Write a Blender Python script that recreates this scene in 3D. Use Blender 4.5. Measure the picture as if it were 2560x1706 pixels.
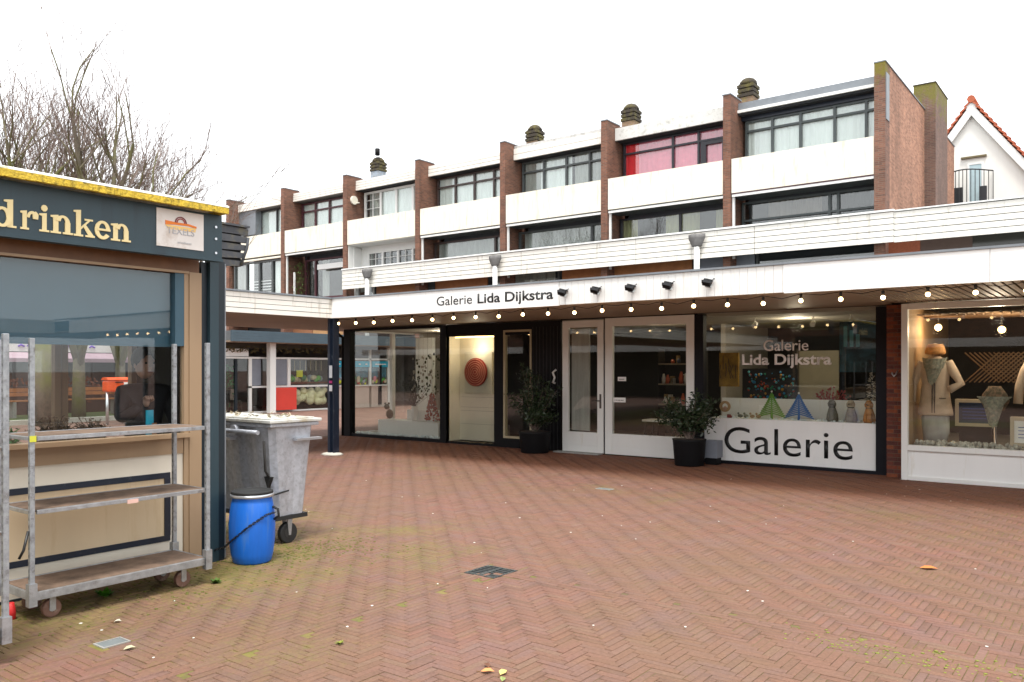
import bpy, bmesh, math, random
import numpy as np
from mathutils import Vector, Matrix
random.seed(7)
rnd = random.Random(11)
S = bpy.context.scene
for o in list(bpy.data.objects): bpy.data.objects.remove(o)
R = math.radians
# ------------------------------------------------------------------ camera
YAW = math.atan(2050/2710)
cd = bpy.data.cameras.new('camera'); cam = bpy.data.objects.new('camera', cd)
S.collection.objects.link(cam); S.camera = cam
cam.location = (0, 0, 1.68); cam.rotation_euler = (R(90), 0, YAW)
cd.sensor_width = 36; cd.lens = 2050/2560*36
cd.shift_y = (922-853)/2560
cd.clip_start = .05; cd.clip_end = 2000
# ------------------------------------------------------------------ light
w = bpy.data.worlds.new('World'); S.world = w; w.use_nodes = True
nt = w.node_tree; nt.nodes.clear()
out = nt.nodes.new('ShaderNodeOutputWorld'); add = nt.nodes.new('ShaderNodeAddShader')
b1 = nt.nodes.new('ShaderNodeBackground'); b2 = nt.nodes.new('ShaderNodeBackground')
sky = nt.nodes.new('ShaderNodeTexSky'); sky.sky_type = 'NISHITA'; sky.sun_disc = False
sky.sun_elevation = R(68); sky.sun_rotation = R(145); sky.dust_density = 3
hs = nt.nodes.new('ShaderNodeHueSaturation'); hs.inputs['Saturation'].default_value = .25
nt.links.new(sky.outputs[0], hs.inputs['Color']); nt.links.new(hs.outputs[0], b1.inputs[0])
b1.inputs[1].default_value = .05
b2.inputs[0].default_value = (.97, .985, 1, 1); b2.inputs[1].default_value = .66
nt.links.new(b1.outputs[0], add.inputs[0]); nt.links.new(b2.outputs[0], add.inputs[1])
nt.links.new(add.outputs[0], out.inputs[0])
sd = bpy.data.lights.new('sun', 'SUN'); sd.energy = 1.5; sd.angle = R(16); sd.color = (1, .97, .92)
sun = bpy.data.objects.new('sun', sd); S.collection.objects.link(sun)
sun.rotation_euler = (R(22), 0, R(35))
S.view_settings.view_transform = 'Standard'; S.view_settings.look = 'None'
S.view_settings.exposure = 1.24; S.view_settings.gamma = 1
S.view_settings.use_curve_mapping = False
S.render.engine = 'CYCLES'
try:
    S.cycles.max_bounces = 8; S.cycles.transparent_max_bounces = 16
except Exception: pass

# ------------------------------------------------------------------ materials
def mat(name, col, rough=.6, metal=0., var=.12, scale=3., bump=0., bscale=60., dirt=None, dfac=.5, dscale=2.,
        streak=False, emit=None, es=1., spec=None, alpha=None):
    m = bpy.data.materials.new(name); m.use_nodes = True
    n = m.node_tree.nodes; l = m.node_tree.links; p = n['Principled BSDF']
    p.inputs['Roughness'].default_value = rough; p.inputs['Metallic'].default_value = metal
    if spec is not None: p.inputs['Specular IOR Level'].default_value = spec
    geo = n.new('ShaderNodeNewGeometry')
    mp = n.new('ShaderNodeMapping'); l.new(geo.outputs['Position'], mp.inputs[0])
    if streak: mp.inputs['Scale'].default_value = (1, 1, .12)
    nz = n.new('ShaderNodeTexNoise'); nz.inputs['Scale'].default_value = scale; nz.inputs['Detail'].default_value = 6
    nz.inputs['Roughness'].default_value = .65
    l.new(mp.outputs[0], nz.inputs['Vector'])
    cr = n.new('ShaderNodeMapRange'); cr.inputs[1].default_value = .25; cr.inputs[2].default_value = .75
    cr.inputs[3].default_value = 1-var; cr.inputs[4].default_value = 1+var*.6
    l.new(nz.outputs[0], cr.inputs[0])
    mx = n.new('ShaderNodeVectorMath'); mx.operation = 'SCALE'; mx.inputs[0].default_value = col[:3]
    l.new(cr.outputs[0], mx.inputs['Scale']); c = mx.outputs[0]
    if dirt:
        nd = n.new('ShaderNodeTexNoise'); nd.inputs['Scale'].default_value = dscale; nd.inputs['Detail'].default_value = 9
        nd.inputs['Roughness'].default_value = .7
        l.new(mp.outputs[0], nd.inputs['Vector'])
        mr = n.new('ShaderNodeMapRange'); mr.inputs[1].default_value = .62-dfac*.3; mr.inputs[2].default_value = .78-dfac*.15
        l.new(nd.outputs[0], mr.inputs[0])
        mm = n.new('ShaderNodeMix'); mm.data_type = 'RGBA'; l.new(mr.outputs[0], mm.inputs[0])
        l.new(c, mm.inputs[6]); mm.inputs[7].default_value = (*dirt, 1); c = mm.outputs[2]
    l.new(c, p.inputs['Base Color'])
    if bump:
        nb = n.new('ShaderNodeTexNoise'); nb.inputs['Scale'].default_value = bscale; nb.inputs['Detail'].default_value = 4
        l.new(mp.outputs[0], nb.inputs['Vector'])
        bp = n.new('ShaderNodeBump'); bp.inputs['Strength'].default_value = bump; bp.inputs['Distance'].default_value = .01
        l.new(nb.outputs[0], bp.inputs['Height']); l.new(bp.outputs[0], p.inputs['Normal'])
    if emit:
        p.inputs['Emission Color'].default_value = (*emit, 1); p.inputs['Emission Strength'].default_value = es
    return m

def glass(name, tint=(.9, .93, .92), refl=1.0, ior=1.5):
    m = bpy.data.materials.new(name); m.use_nodes = True
    n = m.node_tree.nodes; l = m.node_tree.links; n.clear()
    o = n.new('ShaderNodeOutputMaterial'); t = n.new('ShaderNodeBsdfTransparent'); g = n.new('ShaderNodeBsdfGlossy')
    t.inputs[0].default_value = (*tint, 1); g.inputs['Roughness'].default_value = .01
    f = n.new('ShaderNodeFresnel'); ge = n.new('ShaderNodeNewGeometry'); io = n.new('ShaderNodeMapRange')
    io.inputs[3].default_value = ior; io.inputs[4].default_value = 1/ior; l.new(ge.outputs['Backfacing'], io.inputs[0]); l.new(io.outputs[0], f.inputs[0])
    k = n.new('ShaderNodeMath'); k.operation = 'MULTIPLY'; k.inputs[1].default_value = refl; k.use_clamp = True
    s = n.new('ShaderNodeMixShader'); l.new(f.outputs[0], k.inputs[0]); l.new(k.outputs[0], s.inputs[0])
    l.new(t.outputs[0], s.inputs[1]); l.new(g.outputs[0], s.inputs[2]); l.new(s.outputs[0], o.inputs[0])
    return m

def brickmat(name, c1, c2, mortar, moss=None, mosslev=.5, zmoss=None, bw=.21, bh=.0625):
    m = bpy.data.materials.new(name); m.use_nodes = True
    n = m.node_tree.nodes; l = m.node_tree.links; p = n['Principled BSDF']; p.inputs['Roughness'].default_value = .85
    geo = n.new('ShaderNodeNewGeometry'); sp = n.new('ShaderNodeSeparateXYZ'); l.new(geo.outputs['Position'], sp.inputs[0])
    a = n.new('ShaderNodeMath'); l.new(sp.outputs[0], a.inputs[0]); l.new(sp.outputs[1], a.inputs[1])
    cb = n.new('ShaderNodeCombineXYZ'); l.new(a.outputs[0], cb.inputs[0]); l.new(sp.outputs[2], cb.inputs[1])
    bt = n.new('ShaderNodeTexBrick'); bt.inputs['Scale'].default_value = 1
    bt.inputs['Brick Width'].default_value = bw; bt.inputs['Row Height'].default_value = bh
    bt.inputs['Mortar Size'].default_value = .006; bt.inputs['Mortar Smooth'].default_value = .2
    bt.inputs['Color1'].default_value = (*c1, 1); bt.inputs['Color2'].default_value = (*c2, 1); bt.inputs['Mortar'].default_value = (*mortar, 1)
    l.new(cb.outputs[0], bt.inputs[0])
    nz = n.new('ShaderNodeTexNoise'); nz.inputs['Scale'].default_value = 1.2; nz.inputs['Detail'].default_value = 8
    nz.inputs['Roughness'].default_value = .7
    mp = n.new('ShaderNodeMapping'); mp.inputs['Scale'].default_value = (1, 1, .45); l.new(geo.outputs['Position'], mp.inputs[0]); l.new(mp.outputs[0], nz.inputs['Vector'])
    cr = n.new('ShaderNodeMapRange'); cr.inputs[1].default_value = .3; cr.inputs[2].default_value = .75; cr.inputs[3].default_value = 1.2; cr.inputs[4].default_value = .55
    l.new(nz.outputs[0], cr.inputs[0])
    vm = n.new('ShaderNodeVectorMath'); vm.operation = 'SCALE'; l.new(bt.outputs[0], vm.inputs[0]); l.new(cr.outputs[0], vm.inputs['Scale'])
    c = vm.outputs[0]
    if moss:
        n2 = n.new('ShaderNodeTexNoise'); n2.inputs['Scale'].default_value = 2.2; n2.inputs['Detail'].default_value = 10; n2.inputs['Roughness'].default_value = .75
        l.new(geo.outputs['Position'], n2.inputs['Vector'])
        mr = n.new('ShaderNodeMapRange'); mr.inputs[1].default_value = .7-mosslev*.3; mr.inputs[2].default_value = .85-mosslev*.3
        src = n2.outputs[0]
        if zmoss:   # moss settles near the weathered top of the wall
            zr = n.new('ShaderNodeMapRange'); zr.inputs[1].default_value = zmoss-3.; zr.inputs[2].default_value = zmoss
            zr.inputs[3].default_value = -.25; zr.inputs[4].default_value = .22
            l.new(sp.outputs[2], zr.inputs[0]); ad = n.new('ShaderNodeMath'); l.new(zr.outputs[0], ad.inputs[0]); l.new(n2.outputs[0], ad.inputs[1]); src = ad.outputs[0]
        l.new(src, mr.inputs[0])
        mm = n.new('ShaderNodeMix'); mm.data_type = 'RGBA'; l.new(mr.outputs[0], mm.inputs[0]); l.new(c, mm.inputs[6]); mm.inputs[7].default_value = (*moss, 1); c = mm.outputs[2]
    l.new(c, p.inputs['Base Color'])
    bp = n.new('ShaderNodeBump'); bp.inputs['Strength'].default_value = .6; bp.inputs['Distance'].default_value = .01
    iv = n.new('ShaderNodeMath'); iv.operation = 'SUBTRACT'; iv.inputs[0].default_value = 1; l.new(bt.outputs['Fac'], iv.inputs[1])
    l.new(iv.outputs[0], bp.inputs['Height']); l.new(bp.outputs[0], p.inputs['Normal'])
    return m

def pavemat(name, mode):
    """fired clay pavers with lichen, moss film, wear and painted canopy shade; mode: 'attr' (joined), 'obj' (single bricks), 'joint'"""
    m = bpy.data.materials.new(name); m.use_nodes = True
    n = m.node_tree.nodes; l = m.node_tree.links; p = n['Principled BSDF']; p.inputs['Roughness'].default_value = .78
    p.inputs['Specular IOR Level'].default_value = .3
    geo = n.new('ShaderNodeNewGeometry'); sp = n.new('ShaderNodeSeparateXYZ'); l.new(geo.outputs['Position'], sp.inputs[0])
    def noise(sc, det=6, ro=.6):
        z = n.new('ShaderNodeTexNoise'); z.inputs['Scale'].default_value = sc; z.inputs['Detail'].default_value = det; z.inputs['Roughness'].default_value = ro
        l.new(geo.outputs['Position'], z.inputs['Vector']); return z.outputs[0]
    def mr(src, a, b, c=0., d=1., clamp=True):
        z = n.new('ShaderNodeMapRange'); z.clamp = clamp
        for i, v in enumerate((a, b, c, d)): z.inputs[i+1].default_value = v
        l.new(src, z.inputs[0]); return z.outputs[0]
    def math_(op, a, b=None):
        z = n.new('ShaderNodeMath'); z.operation = op; 
        if isinstance(a, (int, float)): z.inputs[0].default_value = a
        else: l.new(a, z.inputs[0])
        if b is not None:
            if isinstance(b, (int, float)): z.inputs[1].default_value = b
            else: l.new(b, z.inputs[1])
        return z.outputs[0]
    def mix(f, a, b):
        z = n.new('ShaderNodeMix'); z.data_type = 'RGBA'; l.new(f, z.inputs[0])
        for i, v in ((6, a), (7, b)):
            if isinstance(v, tuple): z.inputs[i].default_value = (*v, 1)
            else: l.new(v, z.inputs[i])
        return z.outputs[2]
    if mode == 'joint':
        c = mix(mr(noise(2.5), .4, .6), (.085, .055, .038), (.12, .095, .04))
    else:
        if mode == 'attr':
            at = n.new('ShaderNodeAttribute'); at.attribute_name = 'tone'; t = at.outputs['Fac']
        else:
            at = n.new('ShaderNodeObjectInfo'); t = at.outputs['Random']
        ra = n.new('ShaderNodeValToRGB'); l.new(t, ra.inputs[0]); e = ra.color_ramp.elements
        e[0].position = 0; e[0].color = (0.139, 0.073, 0.054, 1); e[1].position = 1; e[1].color = (0.198, 0.108, 0.088, 1)
        for pos, cc in ((.15, (0.173, 0.087, 0.060, 1)), (.4, (0.189, 0.090, 0.067, 1)), (.6, (0.175, 0.095, 0.078, 1)), (.8, (0.198, 0.093, 0.063, 1)), (.95, (0.180, 0.105, 0.074, 1))):
            x = ra.color_ramp.elements.new(pos); x.color = cc
        c = mix(mr(noise(.55, 4), .35, .65, 0, .75), ra.outputs[0], (0.156, 0.093, 0.054))
        c = mix(mr(noise(1.7, 5, .7), .5, .68, 0, .55), c, (0.156, 0.096, 0.084))
        c = mix(mr(math_('ADD', sp.outputs[1], math_('MULTIPLY', noise(2.2), .9)), 11.3, 12.2, 0, .75), c, (0.168, 0.061, 0.030))  # canopy shade painted in: bricks turn redder and darker towards the shopfronts
        g = n.new('ShaderNodeVectorMath'); g.operation = 'SCALE'; l.new(c, g.inputs[0]); l.new(mr(noise(45, 3), .3, .7, .84, 1.14), g.inputs['Scale']); c = g.outputs[0]
    # moss: strongest by the kiosk, along the gutters and in a band under the canopy's drip line
    kx = mr(sp.outputs[0], -3.0, -6.0); ky = mr(sp.outputs[1], 7.5, 5.0)
    kiosk = math_('MULTIPLY', kx, ky)
    drip = math_('SUBTRACT', 1., mr(math_('ABSOLUTE', math_('SUBTRACT', sp.outputs[1], 9.9)), 0., 1.3))
    gut = math_('SUBTRACT', 1., mr(math_('ABSOLUTE', math_('SUBTRACT', sp.outputs[1], 5.31)), 0., .35))
    near = math_('MULTIPLY', mr(sp.outputs[0], -2.4, -.3), gut)
    s = math_('ADD', math_('MULTIPLY', kiosk, .20), math_('MULTIPLY', drip, .09))
    s = math_('ADD', s, math_('MULTIPLY', near, .17))
    base = math_('ADD', math_('MULTIPLY', noise(1.1, 3), .40), math_('MULTIPLY', noise(17, 8, .85), .60))
    v = math_('ADD', base, s)
    th = (.60, .72) if mode != 'joint' else (.46, .58)
    mcol = mix(mr(noise(6), .4, .62), (.20, .155, .045), (.13, .14, .02))
    c = mix(mr(v, th[0], th[1]+.03, 0, .7 if mode != 'joint' else .9), c, mcol)
    l.new(c, p.inputs['Base Color'])
    bp = n.new('ShaderNodeBump'); bp.inputs['Strength'].default_value = .35; bp.inputs['Distance'].default_value = .004
    l.new(noise(160, 3), bp.inputs['Height']); l.new(bp.outputs[0], p.inputs['Normal'])
    return m

WHITE = mat('white_paint', (.80, .80, .77), .45, var=.05, dirt=(.66, .62, .52), dfac=.10, dscale=6, streak=True)
WHITEB = mat('white_fascia', (.87, .87, .85), .4, var=.04, dirt=(.7, .67, .58), dfac=.06, dscale=7, streak=True)
CREAMP = mat('cream_panel', (.79, .75, .63), .7, var=.06, dirt=(.55, .48, .34), dfac=.26, dscale=5, streak=True)
CLAP = mat('clapboard_white', (.82, .79, .72), .5, var=.06, dirt=(.42, .38, .3), dfac=.22, dscale=6, streak=True)
INTB = mat('grey_interior', (.12, .11, .10), .8, var=.4, scale=2)
BLACK = mat('black_paint', (.006, .006, .007), .6, var=.2, spec=.2)
DARKF = mat('dark_window_frame', (.03, .028, .03), .4, var=.2)
MAROON = mat('maroon_frame', (.085, .02, .028), .45, var=.15)
GREYF = mat('grey_window_frame', (.07, .08, .08), .45, var=.15)
NAVY = mat('navy_post_paint', (.010, .016, .03), .35, var=.2, dirt=(.1, .11, .13), dfac=.1, dscale=6)
TEAL = mat('kiosk_teal_paint', (.022, .048, .062), .5, var=.2, dirt=(.012, .02, .03), dfac=.3, dscale=3, streak=True)
TEALD = mat('kiosk_dark_teal', (.006, .014, .021), .45, var=.2)
SOFF = mat('soffit_boards', (.36, .275, .20), .6, var=.15, scale=2)
ROOFG = mat('roof_felt', (.15, .16, .17), .9, var=.2, dirt=(.12, .13, .05), dfac=.4)
LEAD = mat('lead_edge_trim', (.22, .24, .26), .5, var=.2, metal=.3)
FINB = brickmat('fin_brick', (.25, .10, .058), (.14, .06, .036), (.17, .14, .11), moss=(.12, .11, .03), mosslev=.15)
ENDB = brickmat('end_wall_brick', (.47, .22, .13), (.28, .12, .065), (.3, .25, .2), moss=(.10, .085, .05), mosslev=.35)
ENDF = brickmat('end_fin_brick', (.25, .11, .07), (.14, .065, .045), (.2, .16, .12), moss=(.17, .14, .02), mosslev=.42, zmoss=11.6)
STACKB = brickmat('stack_brick', (.19, .10, .075), (.13, .07, .055), (.2, .18, .14), moss=(.16, .14, .03), mosslev=.5, zmoss=12.4)
CHIMB = brickmat('chimney_brick', (.34, .22, .12), (.25, .15, .09), (.25, .22, .18), moss=(.2, .17, .05), mosslev=.6)
CHIMT = mat('mossy_chimney_cap', (.045, .036, .026), .9, var=.3, dirt=(.14, .12, .03), dfac=.5, dscale=2.5)
GLASS = glass('window_glass', (.94, .97, .96), 2.2)
GLASSD = glass('shop_glass', (.95, .96, .94), 1.2)
CURT = mat('net_curtain', (.86, .88, .86), .9, var=.12, scale=6, streak=True)
CURTG = mat('grey_curtain', (.42, .42, .40), .9, var=.3, scale=8, streak=True)
CURTY = mat('olive_curtain', (.38, .36, .2), .9, var=.35, scale=7, streak=True)
CURTR = mat('red_curtain', (.92, .01, .03), .9, var=.1, scale=6)
CURTP = mat('pink_curtain', (.95, .27, .38), .9, var=.12, scale=6)
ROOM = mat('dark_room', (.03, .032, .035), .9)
ORANGE = mat('orange_wood', (.36, .14, .045), .55, var=.25, scale=4)
TANW = mat('tan_painted_wood', (.36, .245, .145), .5, var=.1, dirt=(.22, .14, .08), dfac=.2, streak=True)
BROWNW = mat('brown_wood', (.17, .075, .028), .5, var=.3, scale=5)
CREAMK = mat('kiosk_cream_panel', (.62, .49, .32), .55, var=.08, dirt=(.5, .36, .2), dfac=.25, streak=True, dscale=4)
PALEK = mat('kiosk_pale_board', (.72, .66, .55), .55, var=.06)
GALV = mat('galvanised_steel', (.42, .44, .46), .42, metal=.75, var=.35, scale=14, dirt=(.19, .17, .15), dfac=.25, dscale=10, bump=.2, bscale=70)
GALVP = mat('galvanised_tube', (.36, .38, .40), .5, metal=.5, var=.35, scale=22, dirt=(.12, .1, .085), dfac=.35, dscale=16)
BINM = mat('bin_galvanised', (.47, .49, .53), .5, metal=.4, var=.3, scale=16, dirt=(.28, .28, .29), dfac=.35, dscale=26, streak=False, bump=.15, bscale=40)
PLY = mat('weathered_plywood', (.19, .125, .085), .8, var=.45, scale=7, dirt=(.07, .045, .03), dfac=.5, dscale=6)
BLUEP = mat('blue_plastic', (.005, .13, .58), .42, var=.25, scale=9, dirt=(.06, .16, .40), dfac=.3, dscale=9, streak=True, bump=.15, bscale=12)
RUBBER = mat('black_rubber', (.012, .012, .012), .7)
WHEELB = mat('brown_wheel', (.16, .08, .055), .6, var=.3, scale=20, dirt=(.35, .28, .22), dfac=.3, dscale=12)
CHAINM = mat('dark_chain', (.03, .032, .035), .35, metal=.7)
SILV = mat('steel_band', (.6, .62, .65), .3, metal=.8)
MOSSY = mat('yellow_lichen', (.66, .47, .05), .9, var=.4, scale=22, dirt=(.09, .075, .02), dfac=.42, dscale=24, bump=.8, bscale=60)
PALEFELT = mat('pale_roof_felt', (.75, .75, .68), .9, var=.2, dirt=(.35, .3, .08), dfac=.4, dscale=9)
LETC = mat('cream_letter', (.80, .66, .34), .5, var=.05)
INK = mat('black_lettering', (.008, .008, .008), .4)
PINKV = mat('white_vinyl_letter', (.92, .88, .85), .5, var=.03, emit=(.8, .7, .65), es=.0)
BLIND = mat('screen_blind', (.042, .10, .14), .5, var=.08)
BULB = mat('lit_bulb', (1, .85, .55), .3, emit=(1, .66, .30), es=7)
BULBG = mat('warm_lamp_shade', (1, .8, .5), .4, emit=(1, .62, .25), es=3.5)
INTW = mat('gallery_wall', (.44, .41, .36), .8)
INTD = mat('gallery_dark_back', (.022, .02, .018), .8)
INTF = mat('interior_floor', (.16, .14, .12), .5)
NICHE = mat('display_case_white', (.70, .66, .54), .7, var=.04)
REDART = mat('red_woven_disc', (.28, .02, .015), .8, var=.3, scale=30)
REDART2 = mat('pale_thread_ring', (.62, .22, .15), .8, var=.3, scale=30)
SNOW = mat('artificial_snow', (.80, .86, .88), .9, var=.1, bump=1, bscale=30)
BARK = mat('mossy_bark', (.15, .125, .09), .9, var=.35, scale=8, dirt=(.14, .15, .03), dfac=.6, dscale=.9)
TWIG = mat('bare_twig', (.20, .15, .125), .9, var=.3)
LEAFD = mat('dark_shrub_leaf', (.022, .042, .014), .4, var=.4, scale=12)
LEAFB = mat('bright_weed', (.08, .30, .01), .6, var=.3, scale=20)
PLANTB = mat('brown_heather', (.10, .06, .035), .9, var=.5, scale=25)
SLATW = mat('weathered_slats', (.07, .075, .085), .8, var=.3, scale=5, dirt=(.16, .14, .07), dfac=.35, dscale=5)
ROOFT = mat('red_roof_tile', (.42, .10, .04), .7, var=.3, scale=10)
STUC = mat('white_stucco', (.82, .81, .76), .8, var=.05, dirt=(.55, .52, .44), dfac=.1, dscale=1, streak=True)
IRON = mat('black_iron', (.02, .022, .025), .5)
ORG = mat('orange_mailbox', (.78, .09, .01), .35, var=.08)
REDB = mat('red_board', (.70, .06, .04), .6, var=.06)
CYAN = mat('cyan_awning', (.01, .42, .62), .5, var=.15)
PINKA = mat('pink_awning', (.45, .30, .36), .7, var=.1)
PURP = mat('purple_lettering', (.22, .10, .6), .5)
GREYB = mat('grey_board', (.22, .24, .28), .6, var=.12)
FLEECE = mat('cream_sheepskin', (.80, .78, .52), 1, var=.2, scale=14, bump=1, bscale=30)
SLATEF = mat('slate_blue_fascia', (.065, .10, .125), .6, var=.15, scale=3)
HEDGE = mat('brown_hedge', (.14, .05, .03), .9, var=.5, scale=9)
GRASS = mat('verge_grass', (.07, .10, .025), .9, var=.4, scale=6)
CONC = mat('concrete', (.30, .29, .27), .85, var=.15, scale=4)
COAT = mat('beige_coat', (.62, .48, .35), .9, var=.15, scale=10)
SCARF = mat('patterned_scarf', (.22, .24, .19), .9, var=.6, scale=30, dirt=(.4, .36, .28), dfac=.6, dscale=25)
HATM = mat('orange_straw_hat', (.75, .36, .12), .8, var=.3, scale=30)
SKIN = mat('skin', (.45, .27, .2), .6)
DARKC = mat('dark_jacket', (.015, .016, .02), .75, var=.3)
HAIR = mat('dark_hair', (.01, .008, .007), .7)
WICK = mat('white_wicker', (.5, .45, .38), .8, var=.3)
LATT = mat('lattice_wood', (.15, .085, .04), .6, var=.3)
STONEP = mat('silver_cover', (.20, .22, .22), .7, metal=.4, var=.25, scale=10)
def plain(name, c, r=.6, **k): return mat(name, c, r, **k)

# ------------------------------------------------------------------ object helpers
C = S.collection
roots = {}
def wl(o):
    v = Vector((0, 0, 0))
    while o is not None: v = v + o.location; o = o.parent
    return v
def tag(o, label=None, cat=None, group=None, kind=None):
    if label: o['label'] = label
    if cat: o['category'] = cat
    if group: o['group'] = group
    if kind: o['kind'] = kind
    return o
def thing(name, label, cat, loc=(0, 0, 0), group=None):
    o = bpy.data.objects.new(name, None); o.empty_display_size = .2; C.objects.link(o); o.location = loc
    return tag(o, label, cat, group)
class MB:
    def __init__(s): s.v = []; s.f = []; s.sm = []
    def quad(s, *p):
        b = len(s.v); s.v += [tuple(q) for q in p]; s.f.append(tuple(range(b, b+len(p)))); s.sm.append(False); return s
    def box(s, x0, x1, y0, y1, z0, z1, rz=0, tilt=None):
        if x0 > x1: x0, x1 = x1, x0
        if y0 > y1: y0, y1 = y1, y0
        if z0 > z1: z0, z1 = z1, z0
        b = len(s.v); P = [(x, y, z) for z in (z0, z1) for y in (y0, y1) for x in (x0, x1)]
        if rz or tilt:
            c = Vector(((x0+x1)/2, (y0+y1)/2, (z0+z1)/2)); m = Matrix.Rotation(rz, 3, 'Z')
            if tilt: m = m @ Matrix.Rotation(tilt[0], 3, 'X') @ Matrix.Rotation(tilt[1], 3, 'Y')
            P = [tuple(c + m @ (Vector(p)-c)) for p in P]
        s.v += P
        for f in ((0, 2, 3, 1), (4, 5, 7, 6), (0, 1, 5, 4), (1, 3, 7, 5), (3, 2, 6, 7), (2, 0, 4, 6)):
            s.f.append(tuple(b+i for i in f)); s.sm.append(False)
        return s
    def tube(s, pts, rad, n=8, caps=True):
        pts = [Vector(p) for p in pts]
        if not isinstance(rad, (list, tuple)): rad = [rad]*len(pts)
        b = len(s.v); up = None
        for i, p in enumerate(pts):
            d = (pts[min(i+1, len(pts)-1)]-pts[max(i-1, 0)]).normalized()
            if up is None: up = d.orthogonal().normalized()
            up = (up - d*up.dot(d))
            up = up.normalized() if up.length > 1e-4 else d.orthogonal().normalized()
            sd_ = d.cross(up)
            for k in range(n):
                a = 2*math.pi*k/n; s.v.append(tuple(p + (up*math.cos(a)+sd_*math.sin(a))*rad[i]))
        for i in range(len(pts)-1):
            for k in range(n):
                a0 = b+i*n+k; a1 = b+i*n+(k+1) % n; s.f.append((a0, a1, a1+n, a0+n)); s.sm.append(n > 4)
        if caps:
            s.f.append(tuple(b+k for k in range(n))[::-1]); s.sm.append(False)
            s.f.append(tuple(b+(len(pts)-1)*n+k for k in range(n))); s.sm.append(False)
        return s
    def loft(s, rings, n=16, cap=True):     # rings: (cx, cy, z, rx, ry)
        b = len(s.v)
        for cx, cy, z, rx, ry in rings:
            for k in range(n):
                a = 2*math.pi*k/n; s.v.append((cx+rx*math.cos(a), cy+ry*math.sin(a), z))
        for i in range(len(rings)-1):
            for k in range(n):
                a0 = b+i*n+k; a1 = b+i*n+(k+1) % n; s.f.append((a0, a1, a1+n, a0+n)); s.sm.append(True)
        if cap:
            s.f.append(tuple(b+k for k in range(n))[::-1]); s.sm.append(False)
            s.f.append(tuple(b+(len(rings)-1)*n+k for k in range(n))); s.sm.append(False)
        return s
    def ball(s, c, r, n=10, sq=(1, 1, 1)):
        m = n//2+1; rings = []
        for i in range(m+1):
            t = math.pi*i/m; rr = max(math.sin(t)*r, r*.02)
            rings.append((c[0], c[1], c[2]-math.cos(t)*r*sq[2], rr*sq[0], rr*sq[1]))
        return s.loft(rings, n)
    def prism(s, poly, ax, a, b2):          # poly 2D list extruded along axis ax from a to b2
        n = len(poly); b = len(s.v)
        for t in (a, b2):
            for (u, v) in poly: s.v.append({'x': (t, u, v), 'y': (u, t, v), 'z': (u, v, t)}[ax])
        s.f.append(tuple(b+i for i in range(n))[::-1]); s.f.append(tuple(b+n+i for i in range(n))); s.sm += [False]*2
        for i in range(n): s.f.append((b+i, b+(i+1) % n, b+n+(i+1) % n, b+n+i)); s.sm.append(False)
        return s
    def build(s, name, m, parent=None, bevel=0, label=None):
        me = bpy.data.meshes.new(name); off = wl(parent) if parent else Vector((0, 0, 0))
        me.from_pydata([(p[0]-off.x, p[1]-off.y, p[2]-off.z) for p in s.v], [], s.f)
        me.polygons.foreach_set('use_smooth', s.sm); me.update()
        bm = bmesh.new(); bm.from_mesh(me); bmesh.ops.recalc_face_normals(bm, faces=bm.faces); bm.to_mesh(me); bm.free()
        me.materials.append(m); o = bpy.data.objects.new(name, me); C.objects.link(o)
        if parent: o.parent = parent
        if bevel:
            md = o.modifiers.new('bevel', 'BEVEL'); md.width = bevel; md.segments = 2; md.limit_method = 'ANGLE'
        if label: o['label'] = label
        return o
def box(name, m, parent, *a, bevel=0, label=None): return MB().box(*a).build(name, m, parent, bevel, label)
def copy_tree(o, parent=None):
    c = o.copy(); C.objects.link(c); c.parent = parent
    for ch in [x for x in bpy.data.objects if x.parent == o]: copy_tree(ch, c)
    return c
def text(name, body, m, parent, loc, face='-y', height=.2, width=None, bold=0, depth=.004, align='LEFT'):
    cu = bpy.data.curves.new('t', 'FONT'); cu.body = body; cu.size = 1; cu.offset = bold; cu.resolution_u = 6
    to = bpy.data.objects.new('t', cu); C.objects.link(to)
    dg = bpy.context.evaluated_depsgraph_get(); me = bpy.data.meshes.new_from_object(to.evaluated_get(dg))
    bpy.data.objects.remove(to); co = [v.co.copy() for v in me.vertices]
    x0 = min(c.x for c in co); x1 = max(c.x for c in co)
    sy = height; sx = height if width is None else width/(x1-x0)
    bm = bmesh.new(); bm.from_mesh(me)
    r = bmesh.ops.extrude_face_region(bm, geom=bm.faces[:])
    for g in r['geom']:
        if isinstance(g, bmesh.types.BMVert): g.co.z += 1.
    for v in bm.verts:
        u = (v.co.x-x0)*sx; q = v.co.y*sy; d = (depth if v.co.z > .5 else 0)
        if face == '-y': v.co = Vector((loc[0]+u, loc[1]-d, loc[2]+q))
        else: v.co = Vector((loc[0]+d, loc[1]+u, loc[2]+q))
    off = wl(parent) if parent else Vector()
    for v in bm.verts: v.co -= off
    bmesh.ops.recalc_face_normals(bm, faces=bm.faces)
    bm.to_mesh(me); bm.free(); me.materials.clear(); me.materials.append(m)
    o = bpy.data.objects.new(name, me); C.objects.link(o); o.parent = parent
    return o
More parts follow.
